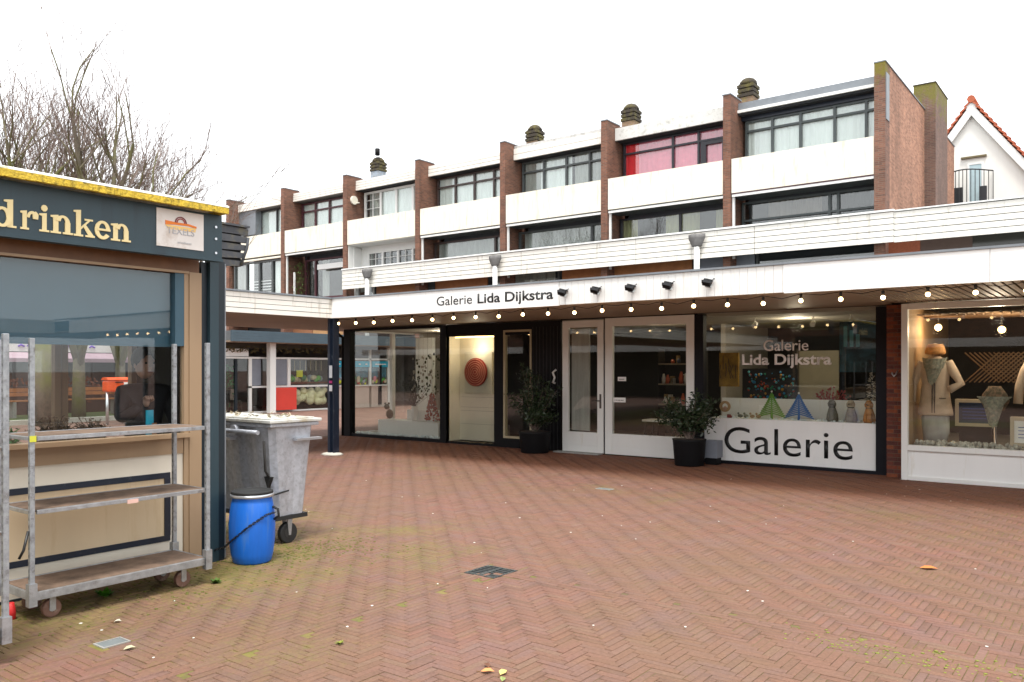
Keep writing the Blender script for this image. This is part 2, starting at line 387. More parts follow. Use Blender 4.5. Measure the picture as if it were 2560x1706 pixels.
def skin(name, m, parent, verts, edges, radii, sub=2):
    me = bpy.data.meshes.new(name); me.from_pydata(verts, edges, []); o = bpy.data.objects.new(name, me); C.objects.link(o)
    o.modifiers.new('s', 'SKIN'); me.skin_vertices  # noqa
    for i, r in enumerate(radii): me.skin_vertices[0].data[i].radius = (r, r) if not isinstance(r, tuple) else r
    me.skin_vertices[0].data[0].use_root = True
    sb = o.modifiers.new('u', 'SUBSURF'); sb.levels = sub; sb.render_levels = sub
    dg = bpy.context.evaluated_depsgraph_get(); m2 = bpy.data.meshes.new_from_object(o.evaluated_get(dg))
    bpy.data.objects.remove(o); off = wl(parent) if parent else Vector()
    for v in m2.vertices: v.co -= off
    m2.polygons.foreach_set('use_smooth', [True]*len(m2.polygons)); m2.materials.clear(); m2.materials.append(m)
    o = bpy.data.objects.new(name, m2); C.objects.link(o); o.parent = parent
    return o
def lamp(name, loc, e, col=(1, .75, .45), r=.06, parent=None):
    d = bpy.data.lights.new(name, 'POINT'); d.energy = e; d.color = col; d.shadow_soft_size = r
    o = bpy.data.objects.new(name, d); C.objects.link(o); o.location = Vector(loc)-(wl(parent) if parent else Vector()); o.parent = parent
    return o

# ================================================================== GROUND AND PAVING
SQ = math.sqrt(2)
fwd = np.array((-math.sin(YAW), math.cos(YAW))); rgt = np.array((math.cos(YAW), math.sin(YAW)))
g = bpy.data.meshes.new('ground')
g.from_pydata([(-400, -400, -.035), (400, -400, -.035), (400, 400, -.035), (-400, 400, -.035)], [], [(0, 1, 2, 3)])
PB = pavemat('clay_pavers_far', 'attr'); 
farp = brickmat('far_brick_paving', (.24, .13, .10), (.19, .10, .075), (.12, .08, .055), moss=(.13, .12, .03), mosslev=.1)
nn = farp.node_tree
for nd in nn.nodes:          # horizontal surface: map x,y instead of x+y,z
    if nd.type == 'COMBXYZ':
        sx = [q for q in nn.nodes if q.type == 'SEPXYZ'][0]
        nn.links.new(sx.outputs[0], nd.inputs[0]); nn.links.new(sx.outputs[1], nd.inputs[1])
g.materials.append(farp); go = bpy.data.objects.new('ground', g); C.objects.link(go); tag(go, 'red brick ground running on past the shops', kind='structure')
PAVE_X0, PAVE_X1, PAVE_Y0, PAVE_Y1 = -16.0, 6.0, .0, 14.4
bed = MB().box(PAVE_X0, PAVE_X1, PAVE_Y0-3, PAVE_Y1, -.03, -.004).build('pavement', pavemat('sand_joints', 'joint'))
tag(bed, 'herringbone clay brick pavement of the square', kind='structure')
# far floor of the passage, raised flush with the paving
pf = MB().box(-60, PAVE_X0, -20, 27, -.03, -.001).build('passage_floor', farp); tag(pf, 'brick floor of the passage beyond the post', kind='structure')
pf = MB().box(PAVE_X1, 16, -20, PAVE_Y1, -.03, -.001).build('square_floor', farp); tag(pf, 'brick floor of the square to the right', kind='structure')
P = .0525; J = .0044
GX, GY = -4.235, 5.31
HW = P                                    # half width of the two-course gutter
def clip(r, regions):
    res = [r]
    for q in regions:
        nx = []
        for a in res:
            if a[2] <= q[0] or a[0] >= q[2] or a[3] <= q[1] or a[1] >= q[3]: nx.append(a); continue
            # keep the larger leftover piece on the outside
            cand = [(a[0], a[1], min(a[2], q[0]), a[3]), (max(a[0], q[2]), a[1], a[2], a[3]), (a[0], a[1], a[2], min(a[3], q[1])), (a[0], max(a[1], q[3]), a[2], a[3])]
            for cc in cand:
                if cc[2]-cc[0] > .012 and cc[3]-cc[1] > .012: nx.append(cc); break
        res = nx
    return res
holes = [(GX-HW, -3, GX+HW, GY-HW), (GX-HW, GY-HW, PAVE_X1, GY+HW), (GX-.16, GY-.16, GX+.16, GY+.16),
         (-5.06, 2.44, -4.92, 2.62), (-6.0, 9.85, -5.75, 9.98)]
def seen(x, y):
    dx = x*fwd[0]+y*fwd[1]; a = x*rgt[0]+y*rgt[1]
    return dx > 1.6 and abs(a) < .95*dx+.6
rects = []
nx0, nx1 = int(PAVE_X0/P), int(PAVE_X1/P); ny0, ny1 = int(PAVE_Y0/P), int(PAVE_Y1/P)
for j in range(ny0, ny1):
    for i in range(nx0, nx1):
        # mirrored 4:1 herringbone on a grid of cells; i is counted from the right
        m_ = (-i-j) % 8
        if m_ == 0: r = ((i-3)*P, j*P, (i+1)*P, (j+1)*P)           # lies along X
        elif (j+i) % 8 == 0: continue
        else:
            if (j-(-i)-1) % 8 == 0: r = (i*P, j*P, (i+1)*P, (j+4)*P)  # lies along Y
            else: continue
        if not seen((r[0]+r[2])/2, (r[1]+r[3])/2): continue
        if r[0] < PAVE_X0 or r[2] > PAVE_X1 or r[3] > PAVE_Y1: continue
        rects += clip(r, holes)
k = 0
y = .8
while y < GY-HW-.1:
    for s_ in (0, 1):
        yy = y + s_*.105
        rects.append((GX-HW+s_*HW, yy, GX+s_*HW, min(yy+.21, GY-HW)))
    y += .21
x = GX+HW
while x < PAVE_X1-.2:
    for s_ in (0, 1):
        xx = x+s_*.105; rects.append((xx, GY-HW+s_*HW, xx+.21, GY+s_*HW))
    x += .21
A = np.array(rects)
cx = (A[:, 0]+A[:, 2])/2; cy = (A[:, 1]+A[:, 3])/2
dep = cx*fwd[0]+cy*fwd[1]; lat = (cx*rgt[0]+cy*rgt[1])/dep
inview = (np.abs(lat) < .62) & (dep > 1.68*2050/(1706-922)+.08)
whole = ((A[:, 2]-A[:, 0]) * (A[:, 3]-A[:, 1])) > .2*.05
score = np.where(inview & whole, dep, 1e9); near300 = np.argsort(score)[:300]
mask = np.ones(len(A), bool); mask[near300] = False
nrng = np.random.default_rng(3)
def brick_geo(B, z):
    j = J/2; b = .002; n = len(B)
    x0, y0, x1, y1 = B[:, 0]+j, B[:, 1]+j, B[:, 2]-j, B[:, 3]-j
    tx = nrng.normal(0, .0006, n); ty = nrng.normal(0, .0006, n)
    V = np.zeros((n, 12, 3))
    co = [(x0, y0), (x1, y0), (x1, y1), (x0, y1)]; ci = [(x0+b, y0+b), (x1-b, y0+b), (x1-b, y1-b), (x0+b, y1-b)]
    for k_ in range(4):
        V[:, k_, 0] = co[k_][0]; V[:, k_, 1] = co[k_][1]; V[:, k_, 2] = -.022
        V[:, 4+k_, 0] = co[k_][0]; V[:, 4+k_, 1] = co[k_][1]; V[:, 4+k_, 2] = z-b
        V[:, 8+k_, 0] = ci[k_][0]; V[:, 8+k_, 1] = ci[k_][1]; V[:, 8+k_, 2] = z + (tx if k_ in (0, 1) else -tx) + (ty if k_ in (0, 3) else -ty)
    F = [(0, 1, 5, 4), (1, 2, 6, 5), (2, 3, 7, 6), (3, 0, 4, 7), (4, 5, 9, 8), (5, 6, 10, 9), (6, 7, 11, 10), (7, 4, 8, 11), (8, 9, 10, 11)]
    return V, F
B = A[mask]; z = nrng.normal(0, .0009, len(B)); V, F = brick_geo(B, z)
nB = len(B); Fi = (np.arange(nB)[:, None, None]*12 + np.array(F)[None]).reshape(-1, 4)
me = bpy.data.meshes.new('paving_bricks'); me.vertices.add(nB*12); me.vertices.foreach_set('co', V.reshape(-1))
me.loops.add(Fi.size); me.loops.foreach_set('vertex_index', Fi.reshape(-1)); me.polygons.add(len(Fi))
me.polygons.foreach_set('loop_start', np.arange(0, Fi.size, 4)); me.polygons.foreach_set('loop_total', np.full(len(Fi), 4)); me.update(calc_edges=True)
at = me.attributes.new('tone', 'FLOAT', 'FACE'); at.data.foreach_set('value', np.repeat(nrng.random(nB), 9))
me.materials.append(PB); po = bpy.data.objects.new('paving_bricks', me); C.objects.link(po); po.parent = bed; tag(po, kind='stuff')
bm1 = {}
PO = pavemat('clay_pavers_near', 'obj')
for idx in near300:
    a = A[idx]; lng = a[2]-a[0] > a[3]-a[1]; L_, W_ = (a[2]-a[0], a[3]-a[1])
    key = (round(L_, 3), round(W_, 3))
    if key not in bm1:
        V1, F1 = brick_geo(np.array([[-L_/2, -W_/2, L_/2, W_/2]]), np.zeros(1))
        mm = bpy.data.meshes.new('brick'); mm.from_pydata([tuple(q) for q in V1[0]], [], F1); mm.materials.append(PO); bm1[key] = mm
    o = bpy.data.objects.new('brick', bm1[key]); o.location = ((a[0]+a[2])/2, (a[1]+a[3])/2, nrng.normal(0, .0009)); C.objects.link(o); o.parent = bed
# drain grate, cast iron
t = thing('drain_grate', 'square cast iron drain grate sunk in the paving where two gutters meet', 'drain', (GX, GY, 0))
fr = MB()
for a in (-1, 1):
    fr.box(GX+a*.148-.010, GX+a*.148+.010, GY-.158, GY+.158, -.03, .002); fr.box(GX-.138, GX+.138, GY+a*.148-.010, GY+a*.148+.010, -.03, .002)
DRM = mat('cast_iron', (.045, .055, .055), .45, metal=.4, var=.4, scale=30, dirt=(.25, .24, .2), dfac=.25, dscale=14)
fr.build('frame', DRM, t)
for q in range(6): box('bar', DRM, t, GX-.138, GX+.138, GY-.115+q*.046-.010, GY-.115+q*.046+.010, -.02, 0)
box('cross_bar', DRM, t, GX-.016, GX+.016, GY-.138, GY+.138, -.022, .0035)
box('dark_gap_sheet', BLACK, t, GX-.138, GX+.138, GY-.138, GY+.138, -.0036, -.003)  # flat black sheet paints the darkness of the pit between the bars
for (x0, y0, x1, y1, lb) in ((-5.055, 2.445, -4.925, 2.615, 'small grey steel utility cover in mossy paving near the trolley'), (-5.995, 9.855, -5.755, 9.975, 'small pale metal cover in the paving before the planters')):
    t = thing('utility_cover', lb, 'cover', ((x0+x1)/2, (y0+y1)/2, 0)); box('plate', STONEP, t, x0+.012, x1-.012, y0+.012, y1-.012, -.02, .001)
    f = MB(); f.box(x0, x1, y0, y0+.01, -.02, .003).box(x0, x1, y1-.01, y1, -.02, .003).box(x0, x0+.01, y0+.01, y1-.01, -.02, .003).box(x1-.01, x1, y0+.01, y1-.01, -.02, .003); f.build('rim', CONC, t)
# scattered petals and gum specks
sp = MB(); 
for _ in range(70):
    d_ = rnd.uniform(4.6, 13); l_ = rnd.uniform(-.6, .6)*d_; x, y = fwd*d_+rgt*l_
    if y > 13.6 or x < -12 or (x < -6 and y < 5.5): continue
    r_ = rnd.uniform(.005, .011); n_ = 6; b = [(x+r_*rnd.uniform(.6, 1.3)*math.cos(q*math.pi/3), y+r_*rnd.uniform(.6, 1.3)*math.sin(q*math.pi/3)) for q in range(n_)]
    sp.prism(b, 'z', .0015, .0045)
o = sp.build('litter_specks', plain('white_speck', (.75, .73, .66))); tag(o, 'tiny white specks scattered over the brick paving', 'litter', kind='stuff')
# ================================================================== CANOPY
YF, XC = 10.6, -12.42
ZS, ZT = 2.66, 3.03
XR = 11.2
t = cano = thing('canopy', 'long white fascia canopy over the gallery and shop windows', 'canopy', (XC, YF, 0))
box('roof_deck', ROOFG, t, XC+.06, XR, YF+.06, 27.5, 2.80, 3.0)
box('roof_deck', ROOFG, t, -17.2, XC-.06, -8, 27.5, 2.80, 3.0)
# soffit boards run along the front
for q in range(16):
    y0 = YF+.05+q*.2; 
    if y0 > 13.8: break
    box('soffit_board', SOFF, t, XC+.05, -3.0, y0, y0+.194, ZS+.02, ZS+.05)
for q in range(52):
    x0 = -2.99+q*.1; 
    if x0 > 2.1: break
    box('soffit_slat', SOFF, t, x0, x0+.07, YF+.05, 13.5, ZS+.02, ZS+.06)
box('soffit_sheet', ROOM, t, XC+.1, XR-.1, YF+.08, 13.7, ZS+.08, ZS+.1)
box('soffit_sheet', SOFF, t, 2.2, XR-.05, YF+.05, 13.6, ZS+.03, ZS+.06)
box('soffit_sheet', SOFF, t, -17.1, XC-.05, -8, 15.5, ZS+.025, ZS+.055)
# fascia: flat sign panel, vertical boards, flat panels
box('sign_panel', WHITEB, t, XC, -7.11, YF, YF+.04, ZS, ZT)
x = -7.1
while x < -3.62:
    box('fascia_board', WHITE, t, x, x+.112, YF+.004, YF+.04, ZS+.01, ZT-.004); x += .116
x = -3.6
while x < XR-2.4:
    box('fascia_panel', WHITEB, t, x, x+2.32, YF-.002, YF+.038, ZS-.004, ZT-.002); x += 2.326
box('edge_trim', LEAD, t, XC-.02, XR, YF-.02, YF+.05, ZT, ZT+.028)
box('edge_trim', LEAD, t, XC-.02, XC+.04, -8, YF-.025, ZT, ZT+.028)
# left wing fascia of four horizontal boards
for q in range(4):
    z0 = ZS+q*.0925; yb = YF-.002
    for seg in range(5):
        y1 = yb-seg*3.7
        box('fascia_board', CLAP, t, XC-.03, XC+.004+.004*(q % 2), y1-3.69, y1, z0, z0+.083)
box('fascia_backing', ROOM, t, XC-.045, XC-.032, -8, YF-.005, ZS, ZT)
# canopy wing on the camera's right (seen only as a reflection)
for q in range(4):
    z0 = ZS+q*.0925; box('fascia_board', CLAP, t, XR-.004, XR+.03, -8, YF-.002, z0, z0+.088)
box('roof_deck', ROOFG, t, XR+.03, 16, -8, 27.5, 2.8, 3.0); box('soffit_sheet', SOFF, t, XR+.03, 15.5, -8, 13.6, ZS+.03, ZS+.06)
text('lettering', 'Galerie', INK, t, (-9.66, YF-.001, 2.775), height=.225, width=.80, bold=0)
text('lettering', 'Lida Dijkstra', INK, t, (-8.74, YF-.001, 2.775), height=.225, width=1.53, bold=.018)
# steel post at the corner
t = thing('canopy_post', 'dark navy square steel post under the canopy corner', 'post', (-12.48, 10.66, 0))
box('column', NAVY, t, -12.58, -12.38, 10.64, 10.70, 0, ZS); box('column', NAVY, t, -12.51, -12.45, 10.58, 10.76, .01, ZS-.001)
box('side_channel', NAVY, t, -12.375, -12.36, 10.60, 10.74, .02, ZS-.002)
b = MB(); b.loft([(-12.48, 10.67, 0, .26, .2), (-12.48, 10.67, .03, .2, .16), (-12.48, 10.67, .045, .12, .1)], 12); b.build('mortar_foot', mat('pale_mortar', (.55, .53, .46), .9, var=.2), t)
for zz, hh, cc, yy in ((1.62, .24, (.45, .47, .5), 0), (1.30, .12, (.5, .5, .52), 0), (1.42, .05, (.3, .02, .12), 0)):
    box('sticker', plain('post_sticker', cc), t, -12.46, -12.375, 10.575, 10.579, zz-hh/2, zz+hh/2)
# second canopy posts of the left wing
for yy, lb in ((5.0, 'dark steel post of the left canopy hidden behind the kiosk'),):
    pass
# ---- bulbs
cab = thing('festoon_cable', 'black festoon cable strung along the canopy edge', 'cable', (XC, YF+.1, ZS))
bx = [-12.37+i*.497 for i in range(43)]
cm = MB()
pts = []
for i, x in enumerate(bx):
    pts += [(x, YF+.13, ZS-.012), (x+.25, YF+.13, ZS-.038-.012*(i % 3))]
cm.tube(pts, .005, 5); cm.build('cable', RUBBER, cab)
ORD = ['first', 'second', 'third', 'fourth', 'fifth', 'sixth', 'seventh', 'eighth', 'ninth', 'tenth', 'eleventh', 'twelfth', 'thirteenth', 'fourteenth', 'fifteenth', 'sixteenth', 'seventeenth', 'eighteenth', 'nineteenth', 'twentieth', 'twenty-first', 'twenty-second', 'twenty-third']
proto = None
for i, x in enumerate(bx):
    if i > 22 and i % 1: continue
    if proto is None:
        proto = thing('festoon_bulb', '', 'light bulb', (x, YF+.13, ZS-.02), 'lit bulbs strung along the canopy edge')
        s_ = MB(); s_.loft([(x, YF+.13, ZS-.075, .016, .016), (x, YF+.13, ZS-.02, .02, .02), (x, YF+.13, ZS-.012, .012, .012)], 8); s_.build('socket', RUBBER, proto)
        s_ = MB(); s_.ball((x, YF+.13, ZS-.100), .028, 12); s_.build('bulb', BULB, proto)
        o = proto
    else:
        o = copy_tree(proto); o.location = (x, YF+.13, ZS-.02-.012*((i*7) % 3)/2)
    o['label'] = (f'lit round warm white bulb under the canopy edge, {ORD[i]} from the navy post' if i < 23 else 'lit round bulb under the canopy edge right of the picture, seen only in reflections')
# ---- floodlights
proto = None
for i, x in enumerate((-6.966, -6.378, -5.79, -5.197, -4.604)):
    loc = (x, YF, 2.86)
    if proto is None:
        proto = thing('floodlight', '', 'floodlight', loc, 'black floodlights on the canopy fascia')
        MB().box(x-.03, x+.03, YF-.13, YF, 2.87, 2.89).box(x-.07, x-.06, YF-.15, YF-.02, 2.84, 2.89).build('bracket', BLACK, proto)
        m_ = MB().box(x-.055, x+.055, YF-.17, YF-.08, 2.82, 2.88, 0, (R(38), R(18))); m_.build('housing', BLACK, proto)
        m_ = MB().box(x-.03, x+.06, YF-.135, YF-.06, 2.80, 2.812, 0, (R(38), R(18))); m_.build('lens', plain('floodlight_lens', (.3, .31, .3), .3), proto)
        MB().tube([(x+.05, YF-.12, 2.87), (x+.085, YF-.07, 2.90), (x+.04, YF-.005, 2.91)], .006, 5).build('cable', RUBBER, proto)
        o = proto
    else: o = copy_tree(proto); o.location = loc
    o['label'] = ['black floodlight on the white fascia directly after the lettering', 'black fascia floodlight, second after the lettering', 'middle black floodlight of the five on the fascia', 'black fascia floodlight, second from the right end of its row', 'black floodlight at the right end of the row on the fascia'][i]
# ================================================================== GALLERY STOREFRONT
YG = 13.9
gal = thing('gallery_shopfront', 'dark framed glazed art gallery front under the white canopy', 'shop', (-9.3, YG, 0))
def frame(mb, x0, x1, z0, z1, y0, y1, w_):
    mb.box(x0, x0+w_, y0, y1, z0, z1); mb.box(x1-w_, x1, y0, y1, z0, z1)
    mb.box(x0+w_, x1-w_, y0, y1, z0, z0+w_); mb.box(x0+w_, x1-w_, y0, y1, z1-w_, z1)
# room shell
box('interior_floor', INTF, gal, -15.3, -3.2, YG+.1, 19, 0, .05)
box('interior_ceiling', INTW, gal, -15.3, -3.2, YG+.08, 19, 2.62, 2.68)
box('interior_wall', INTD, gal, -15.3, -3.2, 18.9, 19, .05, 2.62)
box('interior_wall', INTW, gal, -3.2, -3.08, YG+.05, 19, 0, 2.68)
box('interior_wall', INTW, gal, -15.4, -15.3, 16.2, 19, 0, 2.68)
box('interior_wall', INTW, gal, -6.9, -6.8, 16.4, 18.9, .05, 2.62)
box('interior_wall', INTW, gal, -12.46, -12.4, YG+.1, 15.8, .05, 2.62)
# corner window 1
f = MB(); frame(f, -15.62, -12.46, 0, 2.66, YG-.04, YG+.04, .0001)
f = MB(); f.box(-15.72, -15.5, YG-.09, YG+.09, 0, 2.66); f.box(-12.52, -12.34, YG-.06, YG+.06, 0, 2.66); f.box(-15.5, -12.52, YG-.06, YG+.06, 0, .07); f.box(-15.5, -12.52, YG-.06, YG+.06, 2.61, 2.66)
fr = f.build('window_frame', BLACK, gal)
box('pane', GLASSD, fr, -15.5, -12.52, YG-.005, YG+.005, .07, 2.61)
f = MB(); f.box(-15.66, -15.58, YG+.09, 16.2, 0, .08); f.box(-15.66, -15.58, YG+.09, 16.2, 2.6, 2.66); f.box(-15.67, -15.57, 15.35, 15.46, .08, 2.6)
fr = f.build('side_window_frame', WHITE, gal); box('pane', GLASSD, fr, -15.625, -15.617, YG+.09, 15.35, .08, 2.6); box('pane', GLASSD, fr, -15.625, -15.617, 15.46, 16.2, .08, 2.6)
MB().tube([(-15.82, YG-.02, 0), (-15.82, YG-.02, 2.45), (-15.9, YG-.15, 2.56), (-16.0, YG-.25, 2.6)], .045, 10).build('drain_pipe', BLACK, gal)
box('curtain_column', CURT, gal, -15.35, -14.75, 16.0, 16.12, .5, 2.5)
# display case
f = MB(); f.box(-12.34, -9.25, YG-.03, YG+.03, 2.40, 2.66); f.box(-10.98, -10.72, YG-.03, YG+.03, 0, 2.40); f.box(-12.4, -12.34, YG-.031, YG+.03, 0, 2.66)
f.box(-12.34, -10.98, YG-.03, YG+.06, 0, .05); f.box(-9.98, -9.25, YG-.03, YG+.03, 0, 2.40); f.box(-10.72, -9.98, YG-.03, YG+.03, 0, .2)
f.build('black_wall_panel', BLACK, gal)
for q in range(8): box('panel_groove', plain('black_board_edge', (.03, .03, .032)) if q == 0 else bpy.data.materials['black_board_edge'], gal, -9.95+q*.088, -9.94+q*.088, YG-.036, YG-.031, .02, 2.55)
cs = MB(); cs.box(-12.34, -10.98, YG+.42, YG+.45, .05, 2.40); cs.box(-12.36, -12.34, YG+.03, YG+.42, .05, 2.4); cs.box(-10.98, -10.96, YG+.03, YG+.42, .05, 2.4)
cs.box(-12.34, -10.98, YG+.06, YG+.42, .03, .05); cs.box(-12.34, -10.98, YG+.03, YG+.42, 2.40, 2.42)
dc = cs.build('display_case', NICHE, gal)
for zz in (.42, .72, .80, 1.03): box('board_joint', mat('case_line%d' % int(zz*100), (.4, .38, .3)), dc, -12.3, -11.0, YG+.416, YG+.419, zz, zz+.008)
box('pane', GLASSD, dc, -12.34, -10.98, YG, YG+.006, .05, 2.40)
box('mount_board', plain('mount_white', (.62, .60, .50)), dc, -12.16, -11.36, YG+.38, YG+.41, 1.12, 2.06)
lamp('case_light', (-11.66, YG+.16, 2.15), 4.5, (1, .88, .68), .15, dc)
box('light_tube', BULBG, dc, -12.2, -11.1, YG+.1, YG+.13, 2.37, 2.39)
# wall disc
t = thing('woven_disc', 'round red woven disc artwork hung in the lit display case', 'artwork', (-11.78, YG+.33, 1.60))
m_ = MB(); n_ = 40
def disc(mb, cx_, z_, y0, y1, ra_, rb_=0):
    for q in range(n_):
        a0, a1 = 2*math.pi*q/n_, 2*math.pi*(q+1)/n_
        p = [(cx_+r_*math.cos(a), y0, z_+r_*math.sin(a)) for a, r_ in ((a0, ra_), (a1, ra_), (a1, max(rb_, .001)), (a0, max(rb_, .001)))]
        mb.quad(*p); mb.quad(*[(a[0], y1, a[2]) for a in (p[3], p[2], p[1], p[0])]); mb.quad(p[0], (p[0][0], y1, p[0][2]), (p[1][0], y1, p[1][2]), p[1])
disc(m_, -11.78, 1.60, YG+.30, YG+.34, .32); m_.build('disc', REDART, t)
for q in range(6):
    m_ = MB(); disc(m_, -11.78, 1.60, YG+.285-.0, YG+.30, .05+q*.05, .034+q*.05); m_.build('woven_ring', REDART2, t)
# narrow window beside the display
f = MB(); frame(f, -10.72, -9.98, .2, 2.50, YG-.04, YG+.05, .045)
fr = f.build('window_frame', mat('ochre_frame', (.45, .38, .24), .5), gal); box('pane', GLASSD, fr, -10.675, -10.025, YG-.003, YG+.003, .245, 2.455)
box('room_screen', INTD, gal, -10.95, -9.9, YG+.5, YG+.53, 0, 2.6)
MB().tube([(-9.38, YG-.035, 1.38), (-9.42, YG-.07, 1.40), (-9.36, YG-.09, 1.50), (-9.42, YG-.07, 1.60), (-9.36, YG-.035, 1.66)], .022, 8).build('door_pull', WHITE, gal)
# white door and fixed glazed door
f = MB(); frame(f, -9.2, -8.24, .02, 2.64, YG-.05, YG+.02, .14); f.box(-9.06, -8.38, YG-.05, YG+.02, .16, .42)
dr = f.build('door', WHITE, gal, .004); box('pane', GLASSD, dr, -9.06, -8.38, YG-.02, YG-.014, .42, 2.50)
MB().tube([(-8.30, YG-.05, 1.05), (-8.30, YG-.10, 1.05), (-8.43, YG-.10, 1.05)], .011, 6).box(-8.325, -8.285, YG-.058, YG-.051, .9, 1.18).build('handle', plain('door_handle', (.12, .11, .1), .35, metal=.8), dr)
box('curtain', CURTG, dr, -9.04, -8.62, YG+.05, YG+.08, .44, 2.48)
f = MB(); frame(f, -8.2, -6.33, .02, 2.66, YG-.06, YG+.03, .16); f.box(-8.04, -6.49, YG-.06, YG+.03, .18, .42)
dr = f.build('glazed_door', WHITE, gal, .004); box('pane', GLASSD, dr, -8.04, -6.49, YG-.02, YG-.014, .42, 2.50)
for (x0, x1, z0, z1) in ((-7.93, -7.75, 1.44, 1.52), (-8.03, -7.76, 1.03, 1.12)): box('paper_notice', WHITEB, dr, x0, x1, YG-.03, YG-.024, z0, z1)
for a, b_, zz in ((-7.9, -7.78, 1.475), (-8.0, -7.79, 1.07)): 
    for q in range(6): box('print_mark', INK, dr, a+(b_-a)*q/6, a+(b_-a)*(q+.6)/6, YG-.034, YG-.031, zz-.008, zz+.008)
box('door_gap', BLACK, gal, -8.238, -8.202, YG-.03, YG+.03, 0, 2.66)
f = MB(); f.box(-6.32, -6.15, YG-.07, YG+.07, 0, 2.66); f.box(-3.24, -3.05, YG-.07, YG+.07, 0, 2.66); f.box(-6.15, -3.24, YG-.07, YG+.07, -.0, .055); f.box(-9.25, -6.32, YG-.04, YG+.05, 2.665, 2.68)
f.box(-9.2, -6.32, YG-.02, YG+.05, -.03, .018)
f.build('black_frame', mat('black_frame_paint', (.008, .008, .012), .55, spec=.2), gal)
box('door_step', CONC, gal, -9.3, -8.25, YG-.24, YG-.052, -.03, .025)
# Galerie window
pn = box('sign_board', WHITEB, gal, -6.15, -3.24, YG-.02, YG+.02, .055, .80)
text('lettering', 'Galerie', INK, pn, (-5.77, YG-.021, .20), height=.66, width=2.17, bold=-.002)
box('pane', GLASSD, gal, -6.15, -3.24, YG-.005, YG+.003, .80, 2.66)
text('window_lettering', 'Galerie', PINKV, gal, (-5.07, YG-.007, 1.985), height=.27, width=.76, bold=.004, depth=.002)
text('window_lettering', 'Lida Dijkstra', PINKV, gal, (-5.455, YG-.007, 1.75), height=.255, width=1.52, bold=.025, depth=.002)
box('display_shelf', WHITE, gal, -6.1, -3.28, YG+.06, YG+.66, .72, .80)
box('display_back', WHITE, gal, -6.1, -3.28, YG+.66, YG+.70, .05, 1.14)
# interior pieces
lamp('gallery_light', (-5, 15.4, 2.45), 16, (1, .85, .62), .12); lamp('gallery_light', (-8, 15.6, 2.45), 9, (1, .8, .55), .12); lamp('gallery_light', (-13.7, 15.2, 2.45), 12, (1, .86, .65), .1)
for (x, y, lb) in ((-5.6, 14.9, 'small white ceiling spot behind the left of the window lettering'), (-4.6, 15.1, 'small white ceiling spot above the name in the window'), (-3.9, 14.9, 'small white ceiling spot nearest the brick pier')):
    t = thing('ceiling_spot', lb, 'spotlight', (x, y, 2.62), 'ceiling spots in the gallery'); MB().tube([(x, y, 2.62), (x, y, 2.52)], .012, 6).build('stem', WHITE, t); MB().tube([(x, y-.05, 2.47), (x, y+.05, 2.53)], [.05, .035], 10).build('head', WHITE, t)
# pictures
t = thing('wall_painting', 'dark teal painting hanging at the right of the gallery window', 'painting', (-3.6, 14.6, 1.9)); box('canvas', mat('teal_canvas', (.02, .09, .12), .6, var=.8, scale=3, dirt=(.003, .004, .006), dfac=.8, dscale=2.4), t, -4.0, -3.22, 14.58, 14.61, 1.62, 2.48)
for q in range(3): box('pale_stroke', plain('pale_teal%d' % q, (.08, .30, .36)), t, -3.93+q*.1, -3.87+q*.1, 14.572, 14.578, 2.05, 2.4-q*.07)
t = thing('wall_painting', 'mustard yellow canvas with dark lines at the left of the gallery window', 'painting', (-5.9, 14.9, 1.6)); box('canvas', mat('mustard_canvas', (.30, .17, .02), .6, var=.5, scale=6), t, -6.28, -5.9, 14.85, 14.9, 1.34, 1.98)
for q in range(7):
    a = rnd.uniform(1.36, 1.7); MB().tube([(-6.25+q*.05, 14.846, a), (-6.24+q*.045+rnd.uniform(-.04, .04), 14.846, a+.12), (-6.25+q*.05, 14.846, a+.25)], .006, 4).build('painted_line', INK, t)
t = thing('colourful_canvas', 'canvas of many blue, green and red dots in the gallery window', 'painting', (-5.3, 15.3, 1.3)); box('canvas', plain('black_canvas', (.012, .014, .016)), t, -6.0, -4.95, 15.3, 15.33, .9, 1.68)
cols = [plain('dot_%s' % n_, c_, .5) for n_, c_ in (('blue', (.02, .22, .45)), ('green', (.02, .22, .12)), ('red', (.38, .04, .02)), ('gold', (.5, .25, .03)), ('aqua', (.1, .45, .5)))]
for q in range(110):
    x = rnd.uniform(-5.9, -5.0); z_ = rnd.uniform(.98, 1.62)
    if abs(x+5.45)/.45*.5+abs(1.62-z_)*.0 > .6: continue
    MB().ball((x, 15.29, z_), rnd.uniform(.012, .03), 6).build('paint_dot', cols[(q*3+int(x*4)) % 5], t)
t = thing('beige_panel', 'tall beige panel leaning in the dark back of the gallery', 'panel', (-5.3, 17.3, .05)); box('board', plain('beige_board', (.30, .27, .19)), t, -5.55, -4.75, 17.28, 17.33, .1, 2.05)
box('frame_edge', plain('board_edge', (.12, .10, .07)), t, -5.6, -5.56, 17.27, 17.34, .1, 2.1)
